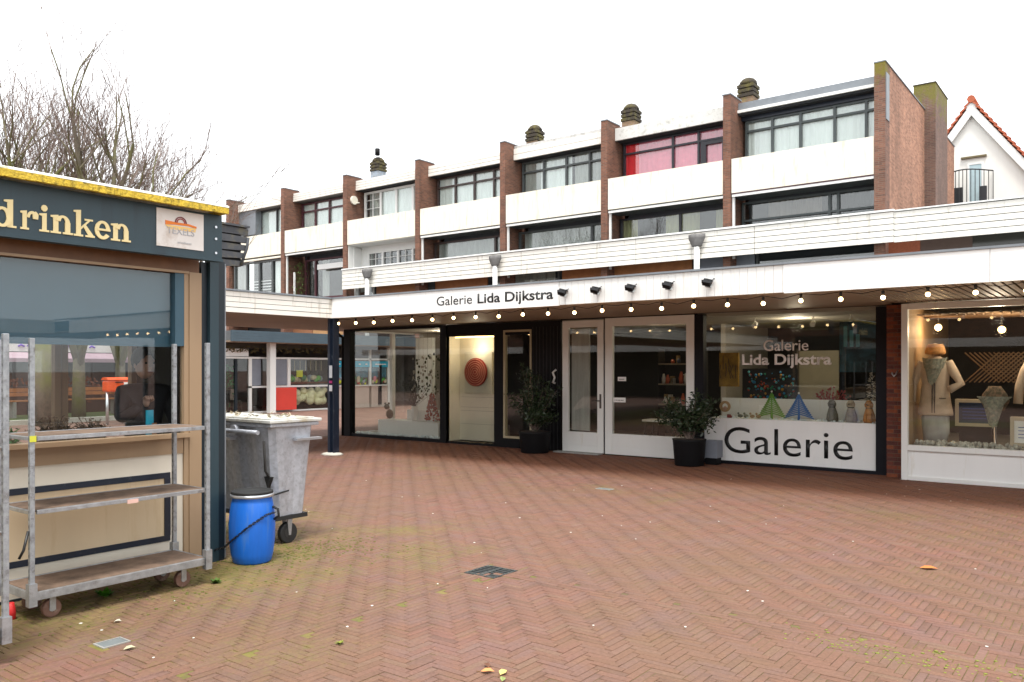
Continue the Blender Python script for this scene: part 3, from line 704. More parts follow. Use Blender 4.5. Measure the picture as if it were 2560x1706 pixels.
# cut-out trees on the shelf
for (x, c_, lb, nm, hh) in ((-5.02, (.10, .30, .03), 'green perforated tabletop tree on the white shelf', 'green', .42), (-4.55, (.02, .14, .45), 'blue openwork tabletop tree beside the green one', 'blue', .40)):
    t = thing('table_tree', lb, 'ornament', (x, YG+.25, .8)); mm = plain('tree_'+nm, c_, .5)
    for q in range(11):
        zz = .83+q*hh/12; w_ = .25*(1-q/11.8)
        m_ = MB(); m_.tube([(x-w_, YG+.25, zz), (x-w_*.5, YG+.25, zz+.045), (x, YG+.25, zz+.075), (x+w_*.5, YG+.25, zz+.045), (x+w_, YG+.25, zz)], .012, 5)
        for z2 in range(7):
            a = -w_+2*w_*z2/6; m_.tube([(a, YG+.25, zz), (a*.7, YG+.25, zz+hh/10)], .011, 4)
        m_.build('tier', mm, t)
    m_ = MB(); m_.tube([(x, YG+.25, .8), (x, YG+.25, .84+hh)], [.025, .008], 6); m_.build('trunk', mm, t); MB().ball((x, YG+.25, .86+hh), .018, 6).build('tip', WHITE, t)
# dog figures
for (x, c_, lb) in ((-3.98, (.16, .15, .12), 'grey sitting dog figure, left of the three on the shelf'), (-3.68, (.42, .36, .28), 'pale cream sitting dog figure, middle of the three'), (-3.40, (.48, .19, .04), 'ginger brown sitting dog figure next to the brick pier')):
    t = thing('dog_figure', lb, 'figurine', (x, YG+.2, .8), 'sitting dog figures on the shelf'); mm = mat('dog_%d' % int(-x*100), c_, .7, var=.3, scale=20); y = YG+.2
    b = MB(); b.loft([(x, y, .8, .085, .08), (x, y, .84, .10, .09), (x, y, .92, .09, .08), (x, y-.01, 1.0, .065, .06), (x, y-.02, 1.06, .045, .045), (x, y-.03, 1.09, .03, .03)], 12); b.build('body', mm, t)
    MB().ball((x, y-.04, 1.12), .055, 10, (1, 1.1, .9)).loft([(x-.0, y-.11, 1.085, .02, .03), (x, y-.115, 1.115, .024, .035)], 8).build('head', mm, t)
    for s_ in (-1, 1):
        MB().loft([(x+s_*.05, y-.03, 1.05, .012, .02), (x+s_*.055, y-.03, 1.10, .016, .024), (x+s_*.035, y-.03, 1.15, .01, .015)], 6).build('ear', mm, t)
        MB().tube([(x+s_*.04, y-.08, .80), (x+s_*.04, y-.07, .95)], [.022, .018], 6).build('front_leg', mm, t)
    MB().ball((x, y-.15, 1.10), .012, 6).build('nose', INK, t); MB().loft([(x, y-.018, 1.035, .055, .052), (x, y-.018, 1.05, .052, .05)], 10).build('collar', INK, t)
# santa like plate, birds, card
t = thing('round_ornament', 'round brown and cream ornament at the left end of the shelf', 'ornament', (-5.85, YG+.2, .8))
m_ = MB(); disc(m_, -5.85, 1.0, YG+.18, YG+.21, .10, .055); m_.build('ring', mat('tan_ring', (.40, .25, .13)), t); MB().ball((-5.85, YG+.2, .96), .045, 8).build('face', SKIN, t); MB().loft([(-5.76, YG+.2, .8, .06, .05), (-5.78, YG+.2, .86, .035, .03)], 8).build('base', plain('dark_red', (.2, .03, .03)), t)
for (x, lb, c_) in ((-5.5, 'small grey bird figures on the shelf beside the card', (.14, .14, .11)), (-5.28, 'small brown bird figure against the card', (.3, .17, .1))):
    t = thing('bird_figure', lb, 'figurine', (x, YG+.18, .8)); mm = plain('bird%d' % int(-x*100), c_)
    for d_ in (-.06, .05):
        MB().ball((x+d_, YG+.18, .84), .04, 8, (1.2, .7, .8)).build('body', mm, t); MB().ball((x+d_-.035, YG+.18, .885), .022, 8).build('head', mm, t)
t = thing('text_card', 'small white card standing on the shelf', 'card', (-5.16, YG+.3, .8)); box('card', WHITEB, t, -5.28, -5.05, YG+.34, YG+.35, .8, 1.03)
for q in range(5): box('printed_line', GREYB, t, -5.24, -5.1, YG+.336, YG+.339, .86+q*.03, .864+q*.03)
for (x, y, c_, lb, n_) in ((-4.25, YG+.95, (.30, .03, .03), 'spray of dark red dried flowers behind the dogs', 'red'), (-3.55, YG+.95, (.5, .46, .4), 'white wicker tree sprinkled with lights by the right wall', 'white')):
    t = thing('dried_spray' if n_ == 'red' else 'wicker_tree', lb, 'decoration', (x, y, .9)); m_ = MB(); rr = random.Random(5)
    for q in range(80 if n_ == 'white' else 70):
        if n_ == 'white': zz = rr.uniform(.85, 1.62); w_ = .30*(1.66-zz)/.8; a = rr.uniform(0, 6.28); m_.tube([(x+w_*.2*math.cos(a), y, zz), (x+w_*math.cos(a), y+w_*math.sin(a)*.5, zz+rr.uniform(-.05, .05))], .006, 4)
        else: a = rr.gauss(0, .6); l_ = rr.uniform(.15, .42); p = (x+math.sin(a)*l_, y+rr.uniform(-.1, .1), .95+math.cos(a)*l_); m_.tube([(x, y, .95), p], .004, 3); m_.ball(p, .02, 5)
    m_.build('branches', plain('spray_'+n_, c_, .7), t)
# window 1 display
t = thing('display_plinth', 'low white display plinth in the corner window', 'plinth', (-13.9, YG+.5, .05)); box('block', WHITE, t, -14.9, -12.9, YG+.3, YG+.8, .05, .42)
t = thing('display_box', 'white block standing on the corner window plinth', 'plinth', (-13.6, YG+.55, .42)); box('block', WHITE, t, -14.1, -13.2, YG+.5, YG+.78, .42, .68)
t = thing('flower_vase', 'white vase of dark dried branches on the corner window plinth', 'vase', (-13.75, YG+.42, .42)); MB().loft([(-13.75, YG+.4, .42, .06, .06), (-13.75, YG+.4, .6, .085, .085), (-13.75, YG+.4, .78, .075, .075)], 12).build('vase', WHITE, t)
m_ = MB(); rr = random.Random(2)
for q in range(60):
    a = rr.gauss(0, .45); l_ = rr.uniform(.15, .75); p = (-13.75+math.sin(a)*l_, YG+.4+rr.uniform(-.12, .12), .78+math.cos(a)*l_); m_.tube([(-13.75, YG+.4, .76), p], .004, 3); m_.ball(p, .022, 5)
m_.build('branches', plain('dark_branch', (.05, .045, .03)), t)
t = thing('hanging_garland', 'hanging garland of pale leaves and paper in the corner window', 'decoration', (-13.4, YG+.45, 2.6)); rr = random.Random(9)
for hx in range(7):
    m_ = MB(); x = -13.75+hx*.14; m_.tube([(x, YG+.4, 2.6), (x, YG+.4, .9)], .0025, 3)
    for q in range(16): zz = rr.uniform(.95, 2.05); m_.ball((x+rr.uniform(-.05, .05), YG+.4+rr.uniform(-.05, .05), zz), rr.uniform(.015, .035), 5, (1, .5, 1.2))
    m_.build('strand', [WICK, plain('leaf_dark%d' % hx, (.06, .07, .03))][hx % 2], t)  # every second strand has dark olive leaves
t = thing('red_bead_tree', 'rust red cone shaped tree of beads on the plinth', 'decoration', (-13.2, YG+.42, .42)); m_ = MB()
for q in range(170): zz = rr.uniform(0, 1); w_ = .2*(1-zz*.8); a = rr.uniform(0, 6.28); m_.ball((-13.2+w_*math.cos(a), YG+.42+w_*math.sin(a)*.7, .46+zz*.62), .025, 5)
m_.build('beads', mat('rust_bead', (.30, .05, .02), .6, var=.6, scale=20), t)
t = thing('animal_ornament', 'small brown animal ornament at the left of the corner window plinth', 'ornament', (-14.65, YG+.42, .42)); mm = mat('brown_ornament', (.14, .09, .05), .7, var=.6, scale=25)
MB().ball((-14.62, YG+.42, .56), .1, 10, (1, .8, 1.2)).build('body', mm, t); MB().ball((-14.7, YG+.40, .74), .07, 10).build('head', mm, t)
for s_ in (-1, 1): MB().ball((-14.7+s_*.06, YG+.41, .82), .03, 8).build('ear', mm, t)
sn = MB(); rr = random.Random(4)
for q in range(330): sn.ball((rr.uniform(-15.45, -12.56), YG+rr.uniform(.05, .22), .07+rr.uniform(0, .03)), rr.uniform(.015, .035), 5)
o = sn.build('artificial_snow', SNOW); tag(o, 'line of pale blue white artificial snow along the corner window sill', 'snow', kind='stuff')
sn = MB()
for q in range(90): sn.ball((rr.uniform(-6.1, -3.3), YG+rr.uniform(.04, .5), .805), rr.uniform(.012, .028), 5)
o = sn.build('artificial_snow', SNOW); tag(o, 'small tufts of artificial snow on the white display shelf', 'snow', kind='stuff')
# shelves and goods behind the doors
t = thing('shop_shelf', 'display shelves with small goods behind the glazed door', 'shelf', (-7.3, 15.6, .05))
for q in range(4): box('shelf', plain('shelf_wood%d' % q, (.25, .2, .14)), t, -7.9, -6.95, 15.5, 15.8, .5+q*.42, .53+q*.42)
for s_ in (-7.92, -6.95): box('upright', INTD, t, s_, s_+.03, 15.5, 15.8, .05, 2.1)
gc = [plain('goods_%d' % q, c_) for q, c_ in enumerate(((.4, .08, .03), (.45, .4, .33), (.06, .08, .12), (.3, .2, .08), (.5, .48, .45), (.12, .03, .03)))]
for q in range(44):
    x = rr.uniform(-7.85, -7.02); lv = rr.randrange(4); h_ = rr.uniform(.07, .25)
    if q % 2: box('goods', gc[q % 6], t, x, x+rr.uniform(.04, .1), 15.55, 15.66, .53+lv*.42, .53+lv*.42+h_)
    else: MB().loft([(x, 15.55, .53+lv*.42, .03, .03), (x, 15.55, .53+lv*.42+h_*.5, .045, .045), (x, 15.55, .53+lv*.42+h_, .02, .02)], 8).build('goods', gc[q % 6], t)
t = thing('side_table', 'small light table inside the glazed door', 'table', (-7.5, 14.9, .05)); box('table_top', WHITE, t, -7.85, -7.15, 14.7, 15.1, .62, .66)
for a in (-7.8, -7.2):
    for b_ in (14.74, 15.06): box('leg', INTD, t, a-.02, a+.02, b_-.02, b_+.02, .05, .62)
# ---- brick pier (real bricks)
pier = thing('brick_pier', 'narrow red brick pier between the gallery and the clothes shop', 'pier', (-2.93, 13.75, 0))
box('mortar_core', plain('pier_mortar', (.16, .11, .08), .95), pier, -3.03, -2.83, 13.66, 13.96, 0, 2.66)
PBR = [mat('pier_brick_%d' % q, c_, .8, var=.35, scale=18) for q, c_ in enumerate(((.20, .045, .02), (.14, .035, .02), (.23, .06, .022), (.10, .028, .02)))]
for q in range(43):
    z0 = q*.062+.004
    cuts = [(-3.04, -2.94), (-2.932, -2.82)] if q % 2 else [(-3.04, -2.885), (-2.877, -2.82)]
    for (a, b_) in cuts: box('brick', PBR[rnd.randrange(4)], pier, a, b_, 13.652+rnd.uniform(-.002, .002), 13.8, z0, z0+.054)
MB().tube([(-2.96, 13.645, 1.62), (-2.95, 13.60, 1.60), (-2.92, 13.585, 1.56), (-2.89, 13.60, 1.60), (-2.88, 13.645, 1.65)], .012, 6).build('hook', SILV, pier)
# ================================================================== CLOTHES SHOP
YS = 13.5
cl = thing('clothes_shopfront', 'white framed clothes shop window with two coats on show', 'shop', (0, YS, 0))
f = MB(); f.box(-2.79, -2.70, YS-.05, YS+.05, 0, 2.66); f.box(-2.70, 2.6, YS-.05, YS+.05, 2.57, 2.66); f.box(-2.70, 2.6, YS-.07, YS+.05, .45, .53); f.box(-2.70, 2.6, YS-.04, YS+.05, 0, .06)
f.build('window_frame', WHITE, cl, .004)
box('lower_panel', WHITEB, cl, -2.70, 2.6, YS-.015, YS+.02, .06, .45); box('pane', GLASSD, cl, -2.70, 2.6, YS-.004, YS+.004, .53, 2.57)
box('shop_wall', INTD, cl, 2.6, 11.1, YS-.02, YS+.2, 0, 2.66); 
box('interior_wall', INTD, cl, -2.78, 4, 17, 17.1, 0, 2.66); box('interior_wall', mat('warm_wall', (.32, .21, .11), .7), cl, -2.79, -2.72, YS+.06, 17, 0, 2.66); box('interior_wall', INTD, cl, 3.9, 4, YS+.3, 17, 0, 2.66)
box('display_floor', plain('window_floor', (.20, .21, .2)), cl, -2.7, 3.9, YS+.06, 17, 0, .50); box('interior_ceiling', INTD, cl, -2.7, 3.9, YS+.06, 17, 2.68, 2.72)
# wooden lattice ceiling and hanging lattice
lt = MB()
for q in range(64):
    a = -2.7+q*.12
    lt.box(a, a+.025, YS+.5, 15.5, 2.5, 2.52, R(45)); lt.box(a, a+.025, YS+.5, 15.5, 2.521, 2.54, R(-45))
t = thing('ceiling_lattice', 'brown diagonal wooden lattice under the clothes shop ceiling', 'lattice', (-1, 14.5, 2.5)); lt.build('laths', LATT, t); tag(t, kind=None)
t = thing('hanging_lattice', 'hanging wooden lattice screen behind the coat', 'lattice', (-1.9, 15.6, 1.6)); lt = MB()
for q in range(13):
    a = -2.0+q*.07
    lt.tube([(a-.25, 15.6, 1.45), (a+.25, 15.6, 1.95)], .012, 4).tube([(a+.25, 15.62, 1.45), (a-.25, 15.62, 1.95)], .012, 4)
lt.build('laths', LATT, t)
def coat(x, y, lb, hat, turn=0, sc=1):
    t = thing('mannequin', lb, 'mannequin', (x, y, .5)); z0 = .5
    b = MB(); b.loft([(x, y, z0, .14, .14), (x, y, z0+.02, .13, .13), (x, y, z0+.04, .015, .015), (x, y, z0+.55, .015, .015)], 14); b.build('stand', SILV, t)
    b = MB(); b.loft([(x, y, z0+.46, .25, .16), (x, y, z0+.50, .25, .155), (x, y, z0+.7, .215, .14), (x, y, z0+.95, .19, .13), (x, y, z0+1.15, .205, .135), (x, y, z0+1.26, .2, .12), (x, y, z0+1.32, .13, .09), (x, y, z0+1.37, .07, .07)], 22)
    b.build('coat_body', COAT, t)
    MB().loft([(x, y, z0+.06, .17, .11), (x+.01, y, z0+.2, .19, .12), (x, y, z0+.44, .20, .13), (x, y, z0+.47, .12, .1)], 18).build('grey_skirt', CURTG, t)
    for s_ in (-1, 1):
        p = [(x+s_*.17, y, z0+1.28), (x+s_*.25, y-.01, z0+1.12), (x+s_*.31, y-.04, z0+.92), ((x+s_*.33), y-.05, z0+.66)] if s_ < 0 else [(x+.17, y, z0+1.28), (x+.26, y-.02, z0+1.12), (x+.36, y-.05, z0+.95), (x+.22, y-.14, z0+.86)]
        b = MB(); b.tube(p, [.075, .07, .06, .062], 10); b.build('sleeve', COAT, t)
        box('front_edge', plain('coat_seam', (.05, .035, .03)) if 'coat_seam' not in bpy.data.materials else bpy.data.materials['coat_seam'], t, x+s_*.018-.004, x+s_*.018+.004, y-.165, y-.12, z0+.5, z0+1.1)
    box('pocket', bpy.data.materials['coat_seam'], t, x+.08, x+.17, y-.158, y-.12, z0+.72, z0+.73)
    b = MB(); b.ball((x, y, z0+1.47), .085, 12, (.9, 1, 1.25)); b.build('head', plain('mannequin_head', (.55, .38, .25)) if 'mannequin_head' not in bpy.data.materials else bpy.data.materials['mannequin_head'], t)
    if hat: b = MB(); b.loft([(x, y, z0+1.40, .12, .11), (x, y, z0+1.42, .15, .14), (x, y, z0+1.46, .145, .13), (x, y, z0+1.53, .125, .11), (x, y, z0+1.56, .10, .09), (x, y, z0+1.54, .03, .03)], 14); b.build('hat', HATM, t)
    b = MB(); n_ = 9
    top = [(x+.17*math.sin(a), y-.02-.12*math.cos(a), z0+1.36-.03*math.cos(a)) for a in [R(-80+20*q) for q in range(9)]]
    tip = (x-.02, y-.19, z0+.92); mid = [(p[0]*.75+tip[0]*.25+.0, p[1]-.05, p[2]*.62+tip[2]*.38) for p in top]
    for q in range(8): b.quad(top[q], top[q+1], mid[q+1], mid[q]); b.quad(mid[q], mid[q+1], (tip[0]+(q-3)*.012, tip[1], tip[2]+abs(q-3.5)*.012), (tip[0]+(q-4)*.012, tip[1], tip[2]+abs(q-4.5)*.012))
    o = b.build('scarf', SCARF, t); md = o.modifiers.new('s', 'SOLIDIFY'); md.thickness = .012
    return t
coat(-2.44, YS+.62, 'mannequin in a beige wool coat with scarf and orange straw hat', True)
coat(-1.02, YS+.75, 'second beige coat mannequin cut by the right edge of the picture', False)
# draped scarf on a stand
t = thing('scarf_bust', 'green grey patterned shawl draped on a low bust', 'shawl', (-1.62, YS+.42, .5)); x, y = -1.62, YS+.42
MB().loft([(x, y+.1, .5, .1, .1), (x, y+.1, .52, .1, .1), (x, y+.1, .54, .02, .02), (x, y+.1, .1+1.0, .02, .02)], 10).build('stand', SILV, t)
MB().loft([(x, y+.05, 1.06, .12, .1), (x, y+.05, 1.2, .19, .13), (x, y+.05, 1.3, .16, .1), (x, y+.05, 1.42, .08, .08)], 14).build('bust', mat('shawl_cloth', (.09, .08, .05), .9, var=.7, scale=20, dirt=(.35, .2, .12), dfac=.6, dscale=16), t)
b = MB(); top = [(x+.22*math.sin(a), y-.0-.13*math.cos(a), 1.27) for a in [R(-85+21.25*q) for q in range(9)]]; tip = (x, y-.16, .80)
mid = [(p[0]*.6+tip[0]*.4, p[1]-.05, 1.04+.04*abs(q-4)) for q, p in enumerate(top)]
for q in range(8): b.quad(top[q], top[q+1], mid[q+1], mid[q]); b.quad(mid[q], mid[q+1], (tip[0]+(q-3)*.01, tip[1], tip[2]+abs(q-3)*.015), (tip[0]+(q-4)*.01, tip[1], tip[2]+abs(q-4)*.015))
o = b.build('shawl', SCARF, t); md = o.modifiers.new('s', 'SOLIDIFY'); md.thickness = .012
for (x, y, w_, lb) in ((-1.95, YS+1.0, .55, 'pale wooden box with a dark card behind the shawl'), (-1.2, YS+.3, .42, 'white box with a small notice in front of the second coat')):
    t = thing('display_crate', lb, 'box', (x, y, .5)); z0 = .78 if w_ > .5 else .56
    f = MB(); frame(f, x-w_/2, x+w_/2, z0, z0+.42, y, y+.2, .05); f.build('frame', plain('crate_wood%d' % int(w_*100), (.5, .42, .3)), t); box('card', WHITE if w_ < .5 else plain('navy_card', (.02, .04, .09)), t, x-w_/2+.05, x+w_/2-.05, y+.02, y+.04, z0+.05, z0+.37)
    box('base', INTD, t, x-w_/2+.05, x+w_/2-.05, y+.03, y+.17, .5, z0)
    for q in range(4): box('printed_line', plain('print_blue%d%d' % (q, int(w_*100)), (.05, .1, .35)), t, x-w_/2+.1, x+w_/2-.12, y+.014, y+.018, z0+.12+q*.05, z0+.13+q*.05)
for (x, y, z_, lb) in ((-2.48, YS+1.1, 2.34, 'lit round pendant lamp above the orange hat'), (-1.6, YS+1.1, 2.28, 'lit round pendant lamp near the right edge')):
    t = thing('pendant_lamp', lb, 'lamp', (x, y, 2.68)); MB().tube([(x, y, 2.68), (x, y, z_+.08)], .006, 5).build('cord', INK, t); MB().ball((x, y, z_), .055, 12).build('globe', BULBG, t); lamp('lamp_light', (x, y-.12, z_-.05), 7, (1, .7, .42), .08, t)
sn = MB()
for q in range(420): sn.ball((rr.uniform(-2.65, .3), YS+rr.uniform(.06, .45), .52+rr.uniform(0, .05)), rr.uniform(.02, .045), 5)
o = sn.build('fluff_garland', mat('grey_fluff', (.42, .43, .38), .95, var=.5, scale=25)); tag(o, 'grey white fluffy garland along the clothes shop window floor', 'garland', kind='stuff')
lamp('shop_light', (-1.6, YS+.5, 2.4), 13, (1, .88, .72), .1)
# ================================================================== PLANTERS
def planter(x, y, w_, h_, top, spread, lb, seed, n_):
    n_ = int(n_*1.4)
    t = thing('planter', lb, 'planter', (x, y, 0)); rr = random.Random(seed)
    b = MB(); b.loft([(x, y, 0, w_*.42*SQ*.75, w_*.42*SQ*.75), (x, y, .02, w_*.44*SQ*.75, w_*.44*SQ*.75), (x, y, h_-.03, w_*.5*SQ*.75, w_*.5*SQ*.75), (x, y, h_, w_*.52*SQ*.75, w_*.52*SQ*.75)], 20); b.build('pot', BLACK, t)
    MB().loft([(x, y, h_-.01, w_*.48, w_*.48), (x, y, h_+.005, w_*.46, w_*.46)], 12).build('soil', plain('soil%d' % seed, (.03, .02, .015)), t)
    st = MB(); lf = MB()
    for q in range(26):
        a = rr.uniform(0, 6.28); r_ = spread*math.sqrt(rr.uniform(.02, 1)); zz = h_+rr.uniform(.35, 1)*(top-h_)*(1-.45*(r_/spread)**2)
        p0 = Vector((x+rr.uniform(-.05, .05), y+rr.uniform(-.05, .05), h_)); p2 = Vector((x+r_*math.cos(a), y+r_*math.sin(a), zz)); p1 = p0.lerp(p2, .5)+Vector((0, 0, .08))
        st.tube([p0, p1, p2], [.009, .006, .003], 4)
        for k_ in range(n_):
            u = rr.uniform(.25, 1.02); p = p0.lerp(p1, u*2) if u < .5 else p1.lerp(p2, (u-.5)*2)
            p = p+Vector((rr.gauss(0, .05), rr.gauss(0, .05), rr.gauss(0, .04)))
            d = Vector((rr.gauss(0, 1), rr.gauss(0, 1), rr.gauss(.35, .7))).normalized(); s_ = d.cross(Vector((rr.gauss(0, 1), rr.gauss(0, 1), rr.gauss(0, 1)))).normalized()
            L_ = rr.uniform(.045, .10); W_ = L_*.2
            lf.quad(p, p+d*L_*.5+s_*W_, p+d*L_, p+d*L_*.5-s_*W_)
    st.build('stems', TWIG, t); o = lf.build('foliage', LEAFD, t)
    return t
planter(-6.14, 13.22, .54, .46, 1.42, .54, 'black planter with a leafy dark green shrub by the Galerie sign board', 3, 95)
planter(-9.55, 13.38, .60, .42, 1.85, .58, 'black planter with a dark shrub before the black wall panel', 8, 80)
t = thing('grey_box', 'small grey box tucked behind the right planter', 'box', (-5.85, 13.6, 0)); box('box', GREYB, t, -6.0, -5.75, 13.5, 13.75, .12, .42); box('foot', BLACK, t, -5.98, -5.77, 13.52, 13.73, 0, .12)
# ================================================================== TERRACED HOUSES
FX = [-42.04, -36.96, -31.94, -26.90, -21.84, -16.77, -11.70, -6.61]
YH, YW, YL = 28.0, 29.12, 28.95
LBL = ['terraced house at the far left end with plain pale curtains', 'terraced house with maroon window frames and a plant by its lower window', 'all white painted terraced house with white window frames',
       'terraced house with dark brown frames and white net curtains', 'terraced house with grey frames and leaf pattern in its lower window', 'terraced house with red and pink blinds in its top window', 'end terraced house with open brick side wall and chimney stack']
FM = [DARKF, MAROON, WHITE, mat('brown_frame', (.06, .035, .03), .4), GREYF, mat('black_frame', (.02, .02, .028), .4), mat('slate_frame', (.06, .075, .075), .4)]
CU = [CURT, CURT, CURT, CURT, CURT, CURTP, CURT]
def win(parent, x0, x1, z0, z1, y, fm, posts, transom=None, fw=.055, curt=None, curts=None, cross=False, fixed=None):
    """a glazed opening: frame with posts and transom, one pane per bay, curtain just behind"""
    f = MB(); f.box(x0, x0+fw, y-.04, y+.05, z0, z1); f.box(x1-fw, x1, y-.04, y+.05, z0, z1); f.box(x0+fw, x1-fw, y-.04, y+.05, z1-fw, z1); f.box(x0+fw, x1-fw, y-.04, y+.05, z0, z0+fw)
    for p_ in posts: f.box(p_-fw*.6, p_+fw*.6, y-.045, y+.04, z0+fw, z1-fw)
    xs = [x0+fw]+[q for p_ in posts for q in (p_-fw*.6, p_+fw*.6)]+[x1-fw]
    if transom: 
        for a in range(0, len(xs), 2): f.box(xs[a], xs[a+1], y-.042, y+.04, transom-fw*.5, transom+fw*.5)
    if cross:
        for a in range(0, 2 if cross is not True else len(xs), 2):
            m_ = (xs[a]+xs[a+1])/2; f.box(m_-.012, m_+.012, y-.03, y+.02, z0+fw, z1-fw)
            for q in ((1, 2, 3) if cross is not True else (1, 2)): zz = z0+(z1-z0)*q/(4 if cross is not True else 3); f.box(xs[a], xs[a+1], y-.028, y+.018, zz-.012, zz+.012)
    fo = f.build('window', fm, parent)
    for a in range(0, len(xs), 2):
        zz = [(z0+fw, z1-fw)] if not transom else [(z0+fw, transom-fw*.5), (transom+fw*.5, z1-fw)]
        for (a0, a1) in zz: box('pane', GLASS, fo, xs[a]+.001, xs[a+1]-.001, y+.045, y+.051, a0, a1)
    if curt:
        for (c0, c1, cm_) in (curts or [(x0+.08, x1-.08, curt)]):
            m_ = MB(); n_ = max(4, int((c1-c0)/.07)); P_ = [(c0+(c1-c0)*q/n_, y+.09+.015*math.sin(q*1.9)+.008*math.sin(q*.7)) for q in range(n_+1)]
            for q in range(n_): m_.quad((P_[q][0], P_[q][1], z0+.03), (P_[q+1][0], P_[q+1][1], z0+.03), (P_[q+1][0], P_[q+1][1], z1-.03), (P_[q][0], P_[q][1], z1-.03))
            m_.build('curtain', cm_, fo)
    return fo
CONCP = mat('fascia_grey_edge', (.55, .54, .52), .7, var=.2, dirt=(.25, .24, .22), dfac=.4, dscale=4)
for h_ in range(7):
    xl, xr = FX[h_], FX[h_+1]; fl = xl+.28; t = thing('terraced_house', LBL[h_], 'house', (xl, YH, 0), 'row of terraced houses'); fm = FM[h_]
    # brick fin between this house and the one to its left
    if h_ == 6: FB = FINB
    MB().box(xl, fl, YH, 29.4, 3.0, 11.46).build('brick_fin', FINB, t)
    box('fin_coping', LEAD, t, xl-.02, fl+.02, YH-.02, 29.0, 11.46, 11.50)
    # shell
    box('wall', FINB, t, xl+.01, xr+.27, 29.9, 40.6, 3.0, 11.0); box('room_back', ROOM, t, fl, xr, 29.75, 29.8, 3, 10.95)
    box('roof', ROOFG, t, xl+.02, xr+.1, 28.8, 40.6, 11.02, 11.1)
    # roof fascia
    fz0, fz1 = (10.74, 11.29)
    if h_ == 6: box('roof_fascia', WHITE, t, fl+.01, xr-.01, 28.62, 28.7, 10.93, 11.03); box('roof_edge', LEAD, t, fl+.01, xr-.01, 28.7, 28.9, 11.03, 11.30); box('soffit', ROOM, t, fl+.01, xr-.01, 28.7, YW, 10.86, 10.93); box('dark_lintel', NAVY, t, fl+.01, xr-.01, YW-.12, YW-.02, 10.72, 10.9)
    elif h_ in (3, 0, 1, 2, 4, 5):
        nb = {0: 3, 1: 4, 2: 4, 3: 3, 4: 2, 5: 1}[h_]; lo = 10.78 if h_ > 1 else 10.82; hh = (fz1-lo)/nb
        for q in range(nb): box('fascia_board', CLAP if h_ < 5 else mat('stained_fascia', (.66, .66, .62), .7, var=.1, dirt=(.35, .34, .3), dfac=.35, dscale=6), t, fl+.01, xr-.01, 28.62-.006*(nb-q), 28.7, lo+q*hh, lo+(q+1)*hh-.022)
        if h_ == 4: box('roof_edge', CONCP, t, fl+.01, xr-.01, 28.66, 28.9, 11.29, 11.40)
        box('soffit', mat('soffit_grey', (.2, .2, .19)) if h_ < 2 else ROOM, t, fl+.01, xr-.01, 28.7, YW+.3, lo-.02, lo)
    # top window
    n_ = 4; x0, x1 = fl+.12, xr-.04; W_ = x1-x0
    trz = 10.28
    if h_ == 6: win(t, x0, x1, 9.0, 10.72, YW, fm, [x0+W_*.215, x0+W_*.43, x0+W_*.68, x0+W_*.90], 10.33, .075, CURT)
    elif h_ == 5: 
        fo = win(t, x0, x1, 9.0, 10.74, YW, fm, [x0+W_*.47, x0+W_*.70], 10.3, .07, CURTP, [(x0+.06, x0+W_*.14, CURTR), (x0+W_*.14, x1-.05, CURTP)])
        box('balcony_door', fm, fo, x0+W_*.72, x0+W_*.765, YW-.05, YW+.04, 9.05, 10.25); box('balcony_door', fm, fo, x0+W_*.905, x0+W_*.955, YW-.05, YW+.04, 9.05, 10.25); box('balcony_door', fm, fo, x0+W_*.765, x0+W_*.905, YW-.051, YW+.04, 10.12, 10.25)
    elif h_ == 2: 
        win(t, x0, x1, 9.0, 10.72, YW, fm, [x0+W_*.26, x0+W_*.50, x0+W_*.75], None, .10, CURT, [(x0+W_*.06, x0+W_*.24, CURTG), (x0+W_*.27, x1-.1, CURT)], cross=1)
        box('white_reveal', WHITE, t, fl+.001, fl+.12, 28.4, YW, 6.6, 7.78); 
    elif h_ == 0: win(t, x0, x1, 8.7, 10.78, YW, fm, [x0+W_*.3, x0+W_*.62], None, .07, CURT)
    else: win(t, x0, x1, 9.0, 10.74, YW, fm, [x0+W_*.25, x0+W_*.5, x0+W_*.75], trz, .075, CURT, [(x0+.1, x0+W_*.98, CURT)] if h_ != 4 else [(x0+.1, x0+W_*.2, CURTG), (x0+W_*.2, x0+W_*.55, CURT), (x0+W_*.58, x1, CURTG)])
    # balcony panel, white strip and slatted underside
    bt_, bb_ = (9.15, 7.93)
    box('balcony_panel', CREAMP, t, fl+.03, xr-.015, YH+.02, YH+.12, bb_, bt_)
    box('balcony_slab', CONC, t, fl+.03, xr-.03, YH+.12, YL+.2, 7.95, 8.1)
    if h_ != 2 and h_ != 0:
        box('white_strip', WHITE, t, fl+.03, xr-.02, YH+.05, YH+.12, 7.80, 7.885)
        if h_ == 6: box('red_trim', MAROON, t, fl+.03, xr-.02, YH+.04, YH+.12, 7.886, 7.928)
        for q in range(6): box('soffit_slat', GREYF, t, fl+.04, xr-.03, YH+.14+q*.14, YH+.22+q*.14, 7.80, 7.84)
        box('rain_pipe', WHITE, t, fl+.02, fl+.10, YH+.12, YH+.2, 5.6, 7.8)
    elif h_ == 2:
        box('white_wall', WHITE, t, fl+.001, fl+.03, YH+.1, YL+.1, 6.0, 7.93); box('soffit', WHITE, t, fl+.03, xr-.03, YH+.12, YL+.1, 7.90, 7.94)
